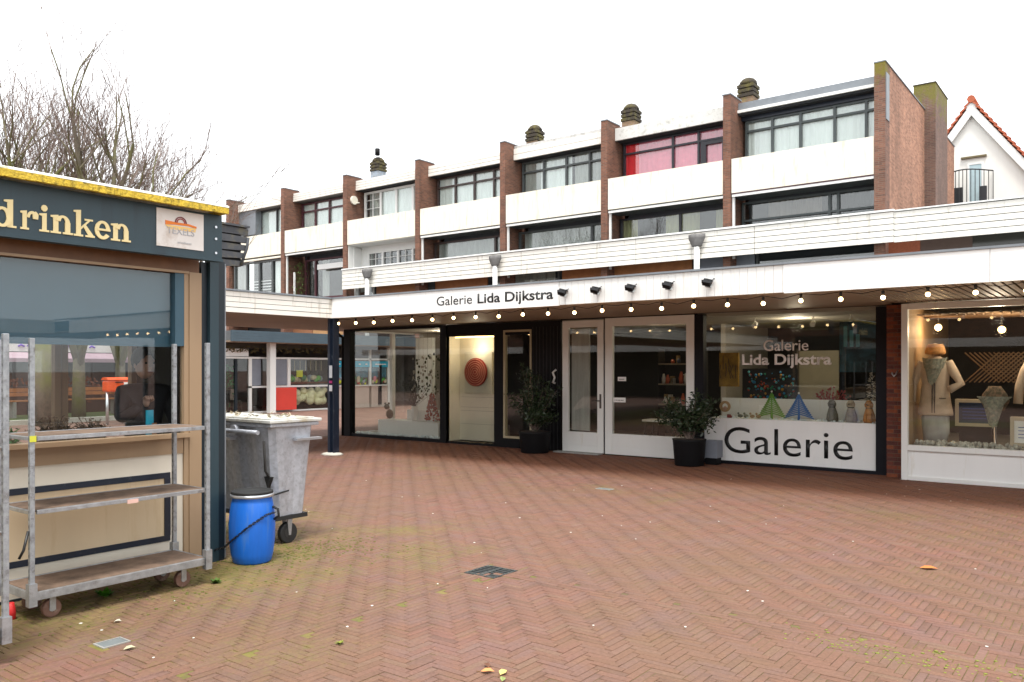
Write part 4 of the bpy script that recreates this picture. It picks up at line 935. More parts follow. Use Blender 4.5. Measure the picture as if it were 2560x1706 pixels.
    if h_ >= 2:   # second storey window under the balcony
        x0 = fl+(.06 if h_ != 2 else .55); x1 = xr-.05; W_ = x1-x0
        if h_ == 2: win(t, x0, x1, 6.45, 7.62, YL, fm, [x0+W_*.26, x0+W_*.52, x0+W_*.76], None, .10, CURTG, [(x0+.1, x0+.2, CURTG)], cross=True); box('wall_over_window', WHITE, t, fl+.05, xr-.02, YL-.02, YL+.04, 7.62, 7.9); box('white_pier', WHITE, t, fl+.03, x0, YL-.03, YL+.04, 5.6, 7.62)
        elif h_ == 6: win(t, x0, x1, 6.35, 7.72, YL, fm, [x0+W_*.66, x0+W_*.72], 7.05, .07, ROOM, [(x0+W_*.2, x0+W_*.6, mat('brown_blind', (.14, .11, .09))), (x0+W_*.72, x1, ROOM)]); 
        elif h_ == 5: win(t, x0, x1, 6.35, 7.68, YL, fm, [x0+W_*.56], 6.83, .07, CURTY, [(x0+.1, x0+W_*.16, CURTY), (x0+W_*.42, x0+W_*.72, CURTY), (x0+W_*.86, x1, CURTY)])
        else: win(t, x0, x1, 6.35, 7.66, YL, fm, [x0+W_*.80], 6.85, .08, CURTG, [(x0+.25, x0+W_*.95, CURTG)])
        if h_ == 4:
            m_ = MB(); rr = random.Random(12)
            for q in range(60): a = rr.uniform(x0+1.0, x1-.3); zz = rr.uniform(6.95, 7.3); m_.ball((a, YL+.09, zz), rr.uniform(.03, .06), 5, (1, .3, 1.3))
            m_.build('leaf_pattern', mat('pale_leaves', (.5, .5, .47)), t)
        # first storey strip seen between band and canopy
        a0, a1 = fl, xr
        if h_ == 2: win(t, fl+.15, fl+1.35, 5.0, 5.85, 28.6, WHITE, [fl+.75], None, .06); box('orange_panel', ORANGE, t, fl+1.55, xr+.1, 28.58, 28.64, 5.0, 5.9); box('white_wall', WHITE, t, fl+.01, fl+.15, 28.5, 28.66, 5, 5.9)
        elif h_ == 3: box('orange_panel', ORANGE, t, xl+.75, xl+3.9, 28.58, 28.64, 5.0, 5.9); box('dark_post', GREYF, t, xl+.1, xl+.7, 28.6, 28.66, 5, 5.9); win(t, xl+4.2, xr+2.7-.02, 5.0, 5.9, 28.66, GREYF, [xr], None, .08, CURTG, [(xl+4.3, xr+2.4, CURTG)])
        elif h_ == 4: box('orange_panel', ORANGE, t, xl+2.85, xr+3.6, 28.58, 28.64, 5.0, 5.9)
        elif h_ == 5: box('grey_panel', GREYB, t, xl+3.95, xr+.95, 28.56, 28.62, 5.0, 5.9); box('lead_post', LEAD, t, xl+3.8, xl+3.94, 28.52, 28.62, 5, 5.9)
        elif h_ == 6: win(t, xl+1.0, xr, 5.0, 5.9, 28.62, GREYF, [], None, .07); box('lead_post', LEAD, t, xr+.01, xr+.13, 28.5, 28.6, 5, 5.9)
    else:         # the two left houses show their first storey down to the canopy
        x0 = fl+.1; x1 = xr-.05; W_ = x1-x0
        if h_ == 0:
            win(t, x0-1, x1+.2, 4.4, 7.72, YH+.2, GREYF, [x0+W_*.05, x0+W_*.3, x0+W_*.55, x0+W_*.8], None, .1, CURTG, [(x0, x0+W_*.27, CURTG), (x0+W_*.83, x1, CURT)]); 
            for q in range(9): box('blind_slat', WHITEB, t, x0+W_*.33, x0+W_*.78, YH+.35, YH+.37, 5.3+q*.16, 5.34+q*.16)
            box('window_sill', CREAMP, t, x0-1.4, x1+.1, YH+.02, YH+.2, 7.74, 7.84)
        else:
            win(t, x0+.5, x1, 5.45, 7.6, YL, fm, [x0+W_*.30], None, .09, ROOM, [(x0+W_*.4, x0+W_*.52, CURTG)])
            box('roller_awning', WHITE, t, x0+W_*.42, x1-.05, YH+.6, YH+.8, 6.95, 7.22); box('sill', mat('brown_sill', (.14, .09, .07)), t, fl+.05, xr, YL-.2, YL+.1, 5.25, 5.42)
            box('orange_panel', mat('brown_board', (.25, .11, .05), .7, var=.2), t, fl, xl+1.9, 28.6, 28.7, 3.3, 5.25); box('orange_panel', mat('ochre_board', (.40, .22, .09), .6, var=.25, scale=7), t, xl+1.95, xr, 28.6, 28.7, 3.3, 5.25)
            m_ = MB(); rr = random.Random(3)
            for q in range(240):
                s_ = rr.random(); a = Vector((fl+.65+rr.gauss(0, .22), YH+.45+rr.gauss(0, .1), 5.9+rr.uniform(-.5, 1.5))); d = Vector((rr.gauss(0, 1), rr.gauss(0, 1), rr.gauss(-.4, 1))).normalized()*.16; e = d.cross(Vector((0, 0, 1)))*.22; m_.quad(a, a+d*.5+e, a+d, a+d*.5-e)
            m_.build('climbing_plant', mat('balcony_plant', (.10, .17, .03), .7, var=.5), t)['kind'] = 'stuff'
            box('white_pole', WHITE, t, fl+.42, fl+.50, YH+.3, YH+.38, 5.5, 6.9)
    if h_ == 2: MB().tube([(fl-.02, YH+.45, 10.25), (fl-.02+.12, YH+.45, 10.25)], [.22, .22], 16).build('satellite_dish', CREAMP, t); box('dish_arm', CREAMP, t, fl+.02, fl+.3, YH+.55, YH+.6, 10.1, 10.14)
# the end house's own right-hand fin, side wall and stack
endh = [o for o in bpy.data.objects if o.get('label') == LBL[6]][0]
MB().box(-6.61, -6.277, YH, 28.6, 3.0, 11.48).build('end_fin', ENDF, endh)
MB().box(-6.60, -6.28, 28.601, 40.7, 3.0, 11.47).build('side_wall', ENDB, endh)
box('wall_coping', LEAD, endh, -6.63, -6.25, YH-.01, 40.72, 11.48, 11.52)
MB().box(-6.66, -5.90, 34.2, 36.7, 3.0, 12.45).build('chimney_stack', STACKB, endh)
box('stack_coping', CHIMT, endh, -6.68, -5.88, 34.18, 36.72, 12.45, 12.49)
box('metal_strip', LEAD, endh, -6.276, -6.25, 28.06, 28.46, 9.65, 11.15)
MB().tube([(-13.2, 31.5, 11.0), (-13.2, 31.5, 12.75)], .02, 5).build('antenna', LEAD, endh)
def chimney(parent, x, y, base_m, z0, top):
    c = MB().box(x-.29, x+.29, y-.29, y+.29, 11.0, z0).build('chimney', base_m, parent)
    for q in range(3): MB().box(x-.33+.015*(q % 2), x+.33-.015*(q % 2), y-.33, y+.33, z0+.02+q*.17, z0+.14+q*.17).box(x-.28, x+.28, y-.28, y+.28, z0+.14+q*.17, z0+.19+q*.17).build('cap_rib', CHIMT, c)
    MB().loft([(x, y, z0+.5, .35, .35), (x, y, z0+.62, .33, .33), (x, y, z0+.74, .22, .22), (x, y, z0+.79, .1, .1)], 10).build('cap_top', CHIMT, c)
hs_ = [[o for o in bpy.data.objects if o.get('label') == l_][0] for l_ in LBL]
chimney(hs_[4], -21.9, 30.7, CHIMB, 12.08, 0); chimney(hs_[5], -16.9, 30.7, CHIMB, 12.08, 0); chimney(hs_[6], -11.8, 30.7, CHIMB, 12.08, 0)
chimney(hs_[2], -32.2, 30.7, plain('zinc_chimney', (.32, .38, .44), .5, dirt=(.2, .16, .12), dscale=5), 12.2, 0)
MB().tube([(-31.95, 30.4, 13.0), (-31.95, 30.4, 13.35)], .13, 8).build('flue', BLACK, hs_[2])
box('brick_return', FINB, hs_[0], -42.05, -39.9, 31, 31.3, 9, 11.46); box('zinc_box', LEAD, hs_[0], -41.8, -40.2, 28.7, 29.1, 9.4, 10.8)
# ================================================================== CLAPBOARD BAND
YBD = 27.6
bd = thing('clapboard_parapet', 'long white clapboard parapet across the fronts of the houses', 'parapet', (-18, YBD, 5.6))
sx = [-31.55, -25.9, -20.4, -15.0, -10.4, -5.93]
for s_ in range(5):
    for q in range(5):
        z0 = 5.64+q*.192; box('board', CLAP, bd, sx[s_]+.01, sx[s_+1]-.01, YBD+.004*(q % 2), YBD+.05, z0, z0+.168)
    box('cap_board', WHITE, bd, sx[s_]+.004, sx[s_+1]-.004, YBD-.05, YBD+.12, 6.60, 6.66)
for s_ in range(3):
    for q in range(5):
        z0 = 5.62+q*.192; box('board', CLAP, bd, -5.925+s_*5, -.95+s_*5, YBD-.01+.004*(q % 2), YBD+.05, z0, z0+.168)
    box('cap_board', WHITE, bd, -5.925+s_*5, -.94+s_*5, YBD-.06, YBD+.12, 6.58, 6.62)
box('backing', ROOM, bd, -31.55, 9.0, YBD+.052, YBD+.1, 5.66, 6.58); box('terrace_floor', ROOFG, bd, -31.5, -6.7, YBD+.1, 28.9, 5.9, 6.1)
low = thing('low_brick_building', 'low building under the parapet with a strip of brick and dark glazing', 'building', (0, 28.5, 3))
box('brick_wall', PBR[2], low, -6.3, -5.35, 28.45, 28.6, 3.0, 5.9); box('dark_glazing', mat('dark_band_glass', (.035, .035, .03), .15), low, -3.9, 9, 28.5, 28.6, 3.0, 5.9); box('brown_wall', plain('dark_brown', (.06, .035, .025)), low, -5.35, -3.9, 28.48, 28.6, 3, 5.9)
box('roof', ROOFG, low, -6.2, 9, 28.6, 36, 5.9, 6.2); box('drip_edge', LEAD, low, -3.9, 9, 28.44, 28.5, 5.05, 5.12)
box('room_back', ROOM, low, -42, 9, 29.3, 29.4, 2.9, 5.8)
for (x, w_, lb) in ((-29.55, .30, 'grey rain hopper with white pipe at the left end of the parapet'), (-21.66, .27, 'grey rain hopper with white pipe in the middle of the parapet'), (-12.45, .26, 'grey rain hopper with white pipe nearest the end house')):
    t = thing('rain_hopper', lb, 'rain pipe', (x, YBD, 5.6), 'rain hoppers on the clapboard parapet'); y = YBD-.16
    MB().loft([(x, y, 6.05, w_*.75, .13), (x, y, 6.1, w_*.8, .14), (x, y, 6.36, w_*1.25, .16), (x, y, 6.50, w_*1.25, .16)], 4).build('hopper', mat('lead_hopper', (.17, .165, .16), .8, var=.3, scale=10), t)
    MB().tube([(x, y, 6.06), (x, y, 3.0)], .105, 10).build('pipe', WHITE, t)
# ================================================================== GABLED HOUSE
gh = thing('gabled_house', 'white plastered gable house with red tiled roof and a small balcony', 'house', (-5.3, 40, 0)); yg = 42.
k = yg/40
def G(x, z): return (x*k, 1.68+(z-1.68)*k)
ax_, az = G(-5.49, 13.1); lx, lz = G(-6.75, 11.35); rx, rz = G(-2.2, 8.7); lx, lz = ax_-4.3, az-5.9*1.0; rx, rz = ax_+4.9, az-6.75
MB().prism([(lx, 0), (rx, 0), (rx, rz-.25), (ax_, az-.35), (lx, lz-.25)], 'y', yg, yg+9).build('gable_wall', STUC, gh)
for (ex, ez) in ((lx, lz), (rx, rz)):
    d = Vector((ex-ax_, 0, ez-az)); L_ = d.length; u = d.normalized(); nrm = Vector((-u.z, 0, u.x)); nrm = nrm if nrm.z > 0 else -nrm
    a = Vector((ax_, yg-.25, az)); 
    sgn = .012 if ex > ax_ else 0
    def q4(o0, o1, y0, y1, mb):
        y0 -= sgn; y1 -= sgn
        pts = [a+nrm*o0, a+nrm*o1, a+u*L_+nrm*o1, a+u*L_+nrm*o0]; b = len(mb.v)
        mb.prism([(p.x, p.z) for p in pts], 'y', y0, y1)
    m_ = MB(); q4(-.36, -.05, yg-.22, yg-.1, m_); m_.build('barge_board', WHITE, gh)
    n_ = int(L_/.30)
    for q in range(n_):
        s0, s1 = q*.30, q*.30+.33; m_ = MB(); pts = [a+u*s0+nrm*(-.02), a+u*s0+nrm*.05, a+u*s1+nrm*.13, a+u*s1+nrm*.05]
        m_.prism([(p.x, p.z) for p in pts], 'y', yg-.28-sgn, yg+.1-sgn); m_.build('verge_tile', ROOFT, gh)
    m_ = MB(); q4(-.03, .05, yg+.1, yg+9, m_); m_.build('roof', ROOFT, gh)
MB().tube([(ax_, yg-.3, az+.1), (ax_, yg+9, az+.1)], .17, 8).build('ridge_tile', ROOFT, gh)
wx0, wz1 = G(-5.66, 10.5); wx1, _ = G(-5.05, 10.5); dz = wz1-1.9
f = MB(); frame(f, wx0, wx1, dz, wz1, yg-.06, yg-.001, .08); fr = f.build('window_frame', WHITE, gh); box('pane', mat('pale_sky_pane', (.45, .58, .62), .1), fr, wx0+.08, wx1-.08, yg-.04, yg-.02, dz+.08, wz1-.08)
box('lintel', plain('lintel_brown', (.14, .11, .05)), gh, wx0-.25, wx1+.12, yg-.12, yg, wz1+.22, wz1+.30)
t = MB(); bcx = (wx0+wx1)/2-.35; bz = 9.75-.0
zt, zb = G(0, 10.05)[1], G(0, 8.6)[1]
ba = gh; arc = [(bcx-1.05+2.1*q/14, yg-.1-1.0*math.sin(math.pi*q/14)) for q in range(15)]
m_ = MB(); m_.tube([(p[0], p[1], zt) for p in arc], .03, 5); m_.build('balcony_rail', IRON, ba)
for p in arc: MB().tube([(p[0], p[1], zb), (p[0], p[1], zt)], .02, 4).build('baluster', IRON, ba)
MB().prism([(p[0], p[1]) for p in arc], 'z', zb-.1, zb).build('balcony_floor', CONC, ba)
box('dark_chair', IRON, ba, bcx-.45, bcx-.1, yg-.6, yg-.4, zb, zb+.85); box('dark_chair', IRON, ba, bcx+.6, bcx+.85, yg-.6, yg-.4, zb, zb+.8)
# ================================================================== FAR SHOPS (across the passage)
XS = -26.5
fs = thing('far_shop', 'shop across the passage with white window bars and slate blue fascia', 'shop', (XS, 20, 0))
for q in range(4): box('fascia_board', SLATEF, fs, XS+.95, XS+1.0, 17.2, 34, 2.66+q*.1, 2.755+q*.1)
box('roof', ROOFG, fs, XS-8, XS+.94, 17.2, 34, 2.7, 3.04); box('soffit', SOFF, fs, XS, XS+.94, 17.2, 34, 2.64, 2.69)
box('white_column', WHITE, fs, XS+.3, XS+.52, 19.2, 19.46, 0, 2.64)
def bar(y0, y1, z0, z1, m=WHITE, d=.06, n='window_bar'): return box(n, m, fs, XS-.02, XS+d, y0, y1, z0, z1)
bar(17.2, 25.9, 2.05, 2.12); bar(18.6, 22.6, .95, 1.02); bar(17.4, 22.6, 0, .06); bar(18.6, 18.72, .06, 2.05); bar(20.36, 20.5, 1.02, 2.05); bar(22.6, 22.7, 0, 2.5); bar(24.7, 24.8, .95, 2.5); bar(25.8, 25.95, 0, 2.6)
box('pane', GLASSD, fs, XS-.01, XS, 17.2, 25.8, .06, 2.04)
bar(18.74, 19.15, 1.04, 2.03, GREYB, .02, 'grey_panel'); bar(19.5, 20.35, 1.04, 2.03, GREYB, .02, 'grey_panel'); bar(19.5, 20.6, .08, .94, REDB, .3, 'red_panel')
bar(17.2, 18.6, 2.14, 2.42, WHITEB, .02, 'blind_box'); bar(17.2, 22.6, 2.44, 2.62, plain('dark_lintel', (.05, .045, .03)), .01, 'lintel')
bar(17.3, 17.42, 0, 2.04, TEALD, .05, 'door_post'); bar(18.0, 18.1, 0, 2.04, TEALD, .05, 'door_post')
box('back_wall', INTB, fs, XS-5, XS-4.9, 17.2, 34, 0, 2.7); box('back_wall', INTB, fs, XS-5, XS+.9, 33.9, 34, 0, 2.7); box('side_wall', WHITE, fs, XS-5, XS, 17.1, 17.2, 0, 2.64)
rr = random.Random(21)
gcol = [plain('stall_%d' % q, c_) for q, c_ in enumerate(((.1, .35, .05), (.55, .6, .02), (.4, .05, .04), (.5, .45, .3), (.05, .2, .1), (.3, .35, .4), (.55, .2, .25)))]
t = thing('goods_shelf', 'dark shelf crowded with small goods behind the far shop window', 'shelf', (XS-.5, 21.4, 0)); box('shelf_board', plain('dark_shelf', (.12, .03, .015)), t, XS-.6, XS-.1, 20.55, 22.5, 1.08, 1.14); box('back_board', INTD, t, XS-.66, XS-.62, 20.55, 22.5, .1, 2.0)
for q in range(34): y_ = rr.uniform(20.6, 22.4); s_ = rr.uniform(.05, .14); MB().ball((XS-.3+rr.uniform(-.1, .1), y_, 1.14+s_*rr.uniform(.6, 1.6)), s_, 6).build('goods', gcol[[0, 3, 4, 5, 3][q % 5]], t)
box('yellow_card', gcol[1], t, XS-.16, XS-.14, 20.95, 21.25, 1.34, 1.62)
for q in range(7): MB().tube([(XS-.2, 20.62+q*.27, 2.0), (XS-.2, 20.62+q*.27, 1.6)], .012, 4).build('hanging_string', gcol[3], t)
t = thing('sheepskin_pile', 'pile of cream sheepskins below the far shop window shelf', 'sheepskin', (XS-.2, 21.6, 0)); m_ = MB()
for q in range(40): m_.ball((XS-.25+rr.uniform(-.1, .1), rr.uniform(20.95, 22.45), .5+rr.uniform(-.15, .3)), rr.uniform(.12, .2), 8)
m_.build('fleece', FLEECE, t)
m_ = MB()
for q in range(260):
    y_ = rr.uniform(17.5, 25.5); a = Vector((XS+.12, y_, 2.44+rr.uniform(-.12, .06))); d = Vector((rr.gauss(0, .5), rr.gauss(0, 1), rr.gauss(-.3, .5))).normalized()*.14; m_.quad(a, a+d*.5+Vector((0, 0, .03)), a+d, a+d*.5-Vector((0, 0, .03)))
o = m_.build('leaf_garland', mat('garland_leaf', (.09, .07, .02), .8, var=.6)); tag(o, 'leaf garland hung along the top of the far shop windows', 'garland', kind='stuff')
# plants and bicycles hint by far door
t = thing('potted_plant', 'leafy green plant behind the far shop door glass', 'plant', (XS-.6, 18.0, 0)); m_ = MB()
for q in range(120): a = Vector((XS-.5+rr.gauss(0, .15), 17.9+rr.gauss(0, .35), 1.3+rr.gauss(0, .3))); d = Vector((rr.gauss(0, 1), rr.gauss(0, 1), rr.gauss(0, 1))).normalized()*.2; e = d.cross(Vector((1, 0, .2)))*.2; m_.quad(a, a+d*.5+e, a+d, a+d*.5-e)
m_.build('foliage', mat('green_leaf', (.03, .16, .06), .6, var=.4), t); MB().loft([(XS-.5, 17.9, 0, .18, .18), (XS-.5, 17.9, .9, .25, .25)], 10).build('pot', INTD, t)
for (y_, lb) in ((17.7, 'dark cafe chair behind the left far shop window'), (18.35, 'dark cafe chair behind the right far shop door pane')):
    t = thing('cafe_chair', lb, 'chair', (XS-.5, y_, 0)); mm = plain('chair_dark%d' % int(y_*10), (.08, .07, .06))
    box('seat', mm, t, XS-.7, XS-.3, y_-.2, y_+.2, .44, .48); box('backrest', plain('chair_pale%d' % int(y_*10), (.4, .33, .28)), t, XS-.72, XS-.68, y_-.2, y_+.2, .5, .9)
    for a in (-.68, -.32):
        for b_ in (-.17, .17): box('leg', mm, t, XS+a-.015, XS+a+.015, y_+b_-.015, y_+b_+.015, 0, .44)
# cyan stall
t = thing('blue_counter_shop', 'shop front with cyan blinds and cream base wall', 'shop', (XS, 24.3, 0))
box('base_wall', mat('cream_pink_wall', (.60, .48, .42), .8, var=.05), t, XS-.1, XS+.05, 22.72, 24.68, 0, .93); box('base_wall', bpy.data.materials['cream_pink_wall'], t, XS-.1, XS+.05, 24.82, 25.78, 0, .93); box('ledge', WHITE, t, XS-.1, XS+.14, 22.72, 25.78, .93, .98)
for (a, b_) in ((22.74, 24.66), (24.84, 25.76)):
    m_ = MB().box(XS+.03, XS+.1, a, b_, 1.74, 2.0); m_.build('cyan_blind', CYAN, t)
    for q in range(5): MB().ball((XS+.11, a+.2+(b_-a-.4)*q/4, 1.87), .05, 6, (.2, 1.6, .6)).build('pale_print', WHITEB, t)
    box('blue_display', mat('blue_display', (.08, .28, .42), .6, var=.6, scale=5), t, XS-.08, XS-.02, a, b_, 1.3, 1.72)
for q in range(60): y_ = rr.uniform(22.8, 25.7); s_ = rr.uniform(.04, .1); MB().ball((XS+.0, y_, .98+s_*.7+rr.uniform(0, .25)), s_, 6, (.5, 1, 1)).build('goods', gcol[q % 7], t)
box('dark_door', BLACK, t, XS+.06, XS+.1, 25.2, 25.38, .1, 1.9)
# ================================================================== STREET BEYOND THE KIOSK
XO = -33.5
st = thing('street_shop', 'low street shop with purple lettering seen through the kiosk windows', 'shop', (XO, 12, 0))
box('wall', INTD, st, XO-4, XO, 0, 24, 0, 3.2); box('sign_band', WHITE, st, XO, XO+.05, 2, 19, 2.33, 3.0); 
for q in range(9): MB().tube([(XO+.07, 13.4+q*.33, 2.52), (XO+.07, 13.5+q*.33, 2.52+.16*((q*3) % 2+.4)), (XO+.07, 13.62+q*.33, 2.52)], .035, 5).build('purple_mark', PURP, st)
MB().prism([(XO+.06, 2.3), (XO+1.3, 2.02), (XO+1.3, 1.9), (XO+.06, 2.2)], 'y', 5, 17.5)
m_ = MB(); m_.prism([(XO+.06, 2.3), (XO+1.3, 2.06), (XO+1.3, 1.92), (XO+.06, 2.2)], 'y', 5, 17.6); m_.build('awning', PINKA, st)
for q in range(12):
    box('shop_pane', mat('dim_pane%d' % q, [(.05, .06, .07), (.14, .16, .17), (.08, .09, .1)][q % 3], .2) , st, XO+.01, XO+.04, 5.2+q, 6.1+q, .3, 1.95)
t = thing('hedge', 'low reddish brown hedge in front of the street shop', 'hedge', (XO+3, 12, 0)); m_ = MB()
for q in range(1500):
    a = Vector((-30.4+rr.uniform(-.4, .4), rr.uniform(3, 18), rr.uniform(.5, 1.3))); d = Vector((rr.gauss(0, 1), rr.gauss(0, 1), rr.gauss(.3, 1))).normalized()*.16; e = d.cross(Vector((1, .3, .2)))*.3; m_.quad(a, a+d*.5+e, a+d, a+d*.5-e)
m_.build('foliage', HEDGE, t); box('twig_core', plain('hedge_core', (.05, .02, .015)), t, -30.6, -30.2, 3, 18, 0, 1.05)
t = thing('street_bench', 'brown wooden street bench behind the orange mailbox', 'bench', (-28.6, 12, 0)); 
for q in range(3): box('slat', ORANGE, t, -28.7+q*.14, -28.58+q*.14, 10.9, 14.8, .62, .66)
for q in range(2): box('back_slat', ORANGE, t, -28.84, -28.8, 10.9, 14.8, .78+q*.14, .9+q*.14)
for y_ in (11.2, 14.5): box('leg', CONC, t, -28.7, -28.32, y_, y_+.1, 0, .62)
vg = MB().box(-32, -26.6, 2, 16.9, -.001, .10).build('grass_verge', GRASS); tag(vg, 'green verge around the trees', kind='structure')
kb = MB().box(-26.6, -26.35, 2, 16.9, -.001, .14).build('kerb', mat('pale_kerb', (.5, .48, .42))); tag(kb, 'pale kerb stone of the verge', kind='structure')
# mailbox
mx, my = -24.3, 12.45
t = thing('mailbox', 'bright orange mailbox on two grey legs seen through the kiosk glass', 'mailbox', (mx, my, 0)); U = Vector((math.cos(R(50)), math.sin(R(50)), 0))
b = MB(); b.box(mx-.20, mx+.20, my-.34, my+.34, .98, 1.34); o = b.build('body', ORG, t, .06)
MB().prism([(mx-.22, 1.341), (mx+.22, 1.341), (mx+.12, 1.42), (mx-.12, 1.42)], 'y', my-.35, my+.35).build('lid', ORG, t)
for a in (-.27, .27): MB().tube([(mx, my+a, 0), (mx, my+a, .98)], .045, 8).build('leg', SILV, t)
box('slot', INK, t, mx+.201, mx+.215, my-.13, my+.1, 1.26, 1.29); box('white_label', WHITEB, t, mx+.201, mx+.21, my+.13, my+.27, 1.2, 1.27)
# ================================================================== TREES
def tree(x, y, h_, lb, seed, tr=.3, lean=0., levels=5, fork=.18):
    t = thing('bare_tree', lb, 'tree', (x, y, 0), 'bare winter trees behind the kiosk'); rr = random.Random(seed); tk = MB(); cr = MB(); fine = MB()
    def grow(p, d, L_, r_, lv):
        n_ = 3; pts = [p]; rd = [r_]; dd = d.copy()
        for q in range(n_):
            dd = (dd+Vector((rr.gauss(0, .17), rr.gauss(0, .17), rr.gauss(.06, .08)))).normalized(); pts.append(pts[-1]+dd*L_/n_); rd.append(r_*(1-.38*(q+1)/n_))
        (tk if lv >= levels-1 else cr if lv > 1 else fine).tube(pts, rd, 7 if lv >= levels-1 else 5 if lv > 1 else 3, False)
        if lv == 0: return
        nc = {5: 5, 4: 4, 3: 4, 2: 4, 1: 3}.get(lv, 4)
        for c_ in range(nc):
            u = rr.uniform(.35, 1) if c_ else 1.; i = min(int(u*n_), n_-1); b_ = pts[i].lerp(pts[i+1], u*n_-i)
            ang = rr.uniform(.3, .85) if c_ else rr.uniform(.1, .3); ax2 = dd.orthogonal().normalized(); ax2.rotate(Matrix.Rotation(rr.uniform(0, 6.28), 3, dd))
            nd = dd.copy(); nd.rotate(Matrix.Rotation(ang, 3, ax2)); nd = (nd+Vector((0, 0, .26))).normalized()
            grow(b_, nd, L_*rr.uniform(.58, .78), max(rd[i+1]*rr.uniform(.5, .7), .007), lv-1)
    base = Vector((x, y, 0)); top = Vector((x+lean, y, h_*fork)); tk.tube([base, base.lerp(top, .5), top], [tr*1.15, tr, tr*.9], 10)
    nm = 5
    for q in range(nm):
        a = q*6.28/nm+rr.uniform(-.4, .4); e_ = rr.uniform(.2, .5); d = Vector((math.cos(a)*e_, math.sin(a)*e_, 1)).normalized(); grow(top-Vector((0, 0, rr.uniform(0, .4))), d, h_*.33, tr*.55, levels-1)
    tk.build('trunk', BARK, t); cr.build('branches', BARK, t); fine.build('twigs', TWIG, t)
tree(-27.8, 9.8, 11.9, 'bare tree at the left edge, tallest of those over the kiosk roof', 1, .25)
tree(-25.6, 11.0, 10.9, 'bare tree with mossy trunk seen through the kiosk glass', 2, .33, 0, 5, .28)
tree(-27.6, 12.9, 11.2, 'bare tree, third from the left over the kiosk roof', 5, .2)
tree(-28.6, 14.8, 10.9, 'bare tree rising over the middle of the kiosk sign', 4, .18)
tree(-29.8, 16.4, 10.4, 'slender bare tree nearest the kiosk roof corner', 9, .16)
tree(-31.0, 8.2, 12.4, 'bare tree half outside the left edge of the picture', 7, .22)
# ================================================================== KIOSK
XK = -6.42
kk = thing('food_kiosk', 'dark teal food kiosk with yellow mossy roof edge and tan wooden front', 'kiosk', (-7.4, 2.4, 0))
KY0, KY1 = -1.2, 4.16
box('roof', PALEFELT, kk, -9.2, -6.155, KY0-.2, KY1-.10, 3.02, 3.05)
m_ = MB(); n_ = 240
for q in range(n_):      # lumpy lichen-covered roof edge
    y0 = KY0-.2+(4.085-KY0+.2)*q/n_; y1 = KY0-.2+(4.085-KY0+.2)*(q+1)/n_
    d = rnd.uniform(0, .012); m_.box(-6.129, -6.085-d*.6, y0, y1, 2.986+rnd.uniform(-.002, .002), 3.034+rnd.uniform(-.002, .004))
m_.box(-9.2, -6.131, 4.062, 4.085, 2.986, 3.034)
m_.build('roof_edge', MOSSY, kk)
MB().prism([(-6.15, 3.039), (-6.092, 3.039), (-6.095, 3.05), (-6.11, 3.06), (-6.15, 3.062)], 'y', KY0-.2, 4.09).build('roof_edge_cap', PALEFELT, kk)
m_ = MB()
for q in range(260): m_.ball((rnd.uniform(-6.5, -6.12), rnd.uniform(KY0, 4.05), 3.052), rnd.uniform(.008, .025), 5, (1, 1, .6))
m_.build('moss_tufts', MOSSY, kk)
box('sign_board', TEAL, kk, -6.26, -6.20, KY0, 4.09, 2.615, 2.984); box('sign_lip', TEAL, kk, -6.27, -6.19, KY0, 4.095, 2.59, 2.614)
box('sign_top_strip', TEALD, kk, -6.26, -6.21, KY0, 4.08, 2.9845, 2.9849+.0001)
for z_ in (2.66, 2.78, 2.88): MB().tube([(-6.199, 4.03, z_), (-6.192, 4.03, z_)], .011, 8).build('screw', SILV, kk)
# logo plate
lg = box('logo_plate', mat('logo_white', (.72, .68, .64), .5, var=.12, dirt=(.4, .3, .22), dfac=.3), kk, -6.199, -6.192, 3.498, 3.912, 2.662, 2.965)
m_ = MB(); m_.prism([(3.57, 2.873), (3.66, 2.868), (3.77, 2.868), (3.845, 2.856), (3.845, 2.840), (3.77, 2.850), (3.66, 2.848), (3.57, 2.840)], 'x', -6.191, -6.188); m_.build('orange_stripe', plain('logo_orange', (.78, .20, .02)), lg)
m_ = MB(); m_.prism([(3.57, 2.839), (3.84, 2.839), (3.835, 2.808), (3.60, 2.808)], 'x', -6.191, -6.189); m_.build('yellow_glow', plain('logo_yellow', (.85, .55, .18)), lg)
for (ra_, rb_, mm) in ((.052, .044, plain('logo_maroon', (.18, .02, .02))), (.038, .030, plain('logo_red', (.35, .05, .04)))):
    m_ = MB()
    for q in range(12):
        a0, a1 = math.pi*q/12, math.pi*(q+1)/12; P4 = [(3.705+r_*math.cos(a), 2.866+r_*math.sin(a)) for a, r_ in ((a0, ra_), (a1, ra_), (a1, rb_), (a0, rb_))]; m_.prism(P4, 'x', -6.191, -6.186)
    m_.build('logo_arch', mm, lg)
text('logo_lettering', 'TEXELS', plain('logo_grey', (.42, .42, .44)), lg, (-6.191, 3.585, 2.772), '+x', .075, .24, 0, .003)
text('logo_lettering', 'products', plain('logo_grey2', (.55, .55, .56)), lg, (-6.191, 3.68, 2.70), '+x', .028, .12, 0, .003)
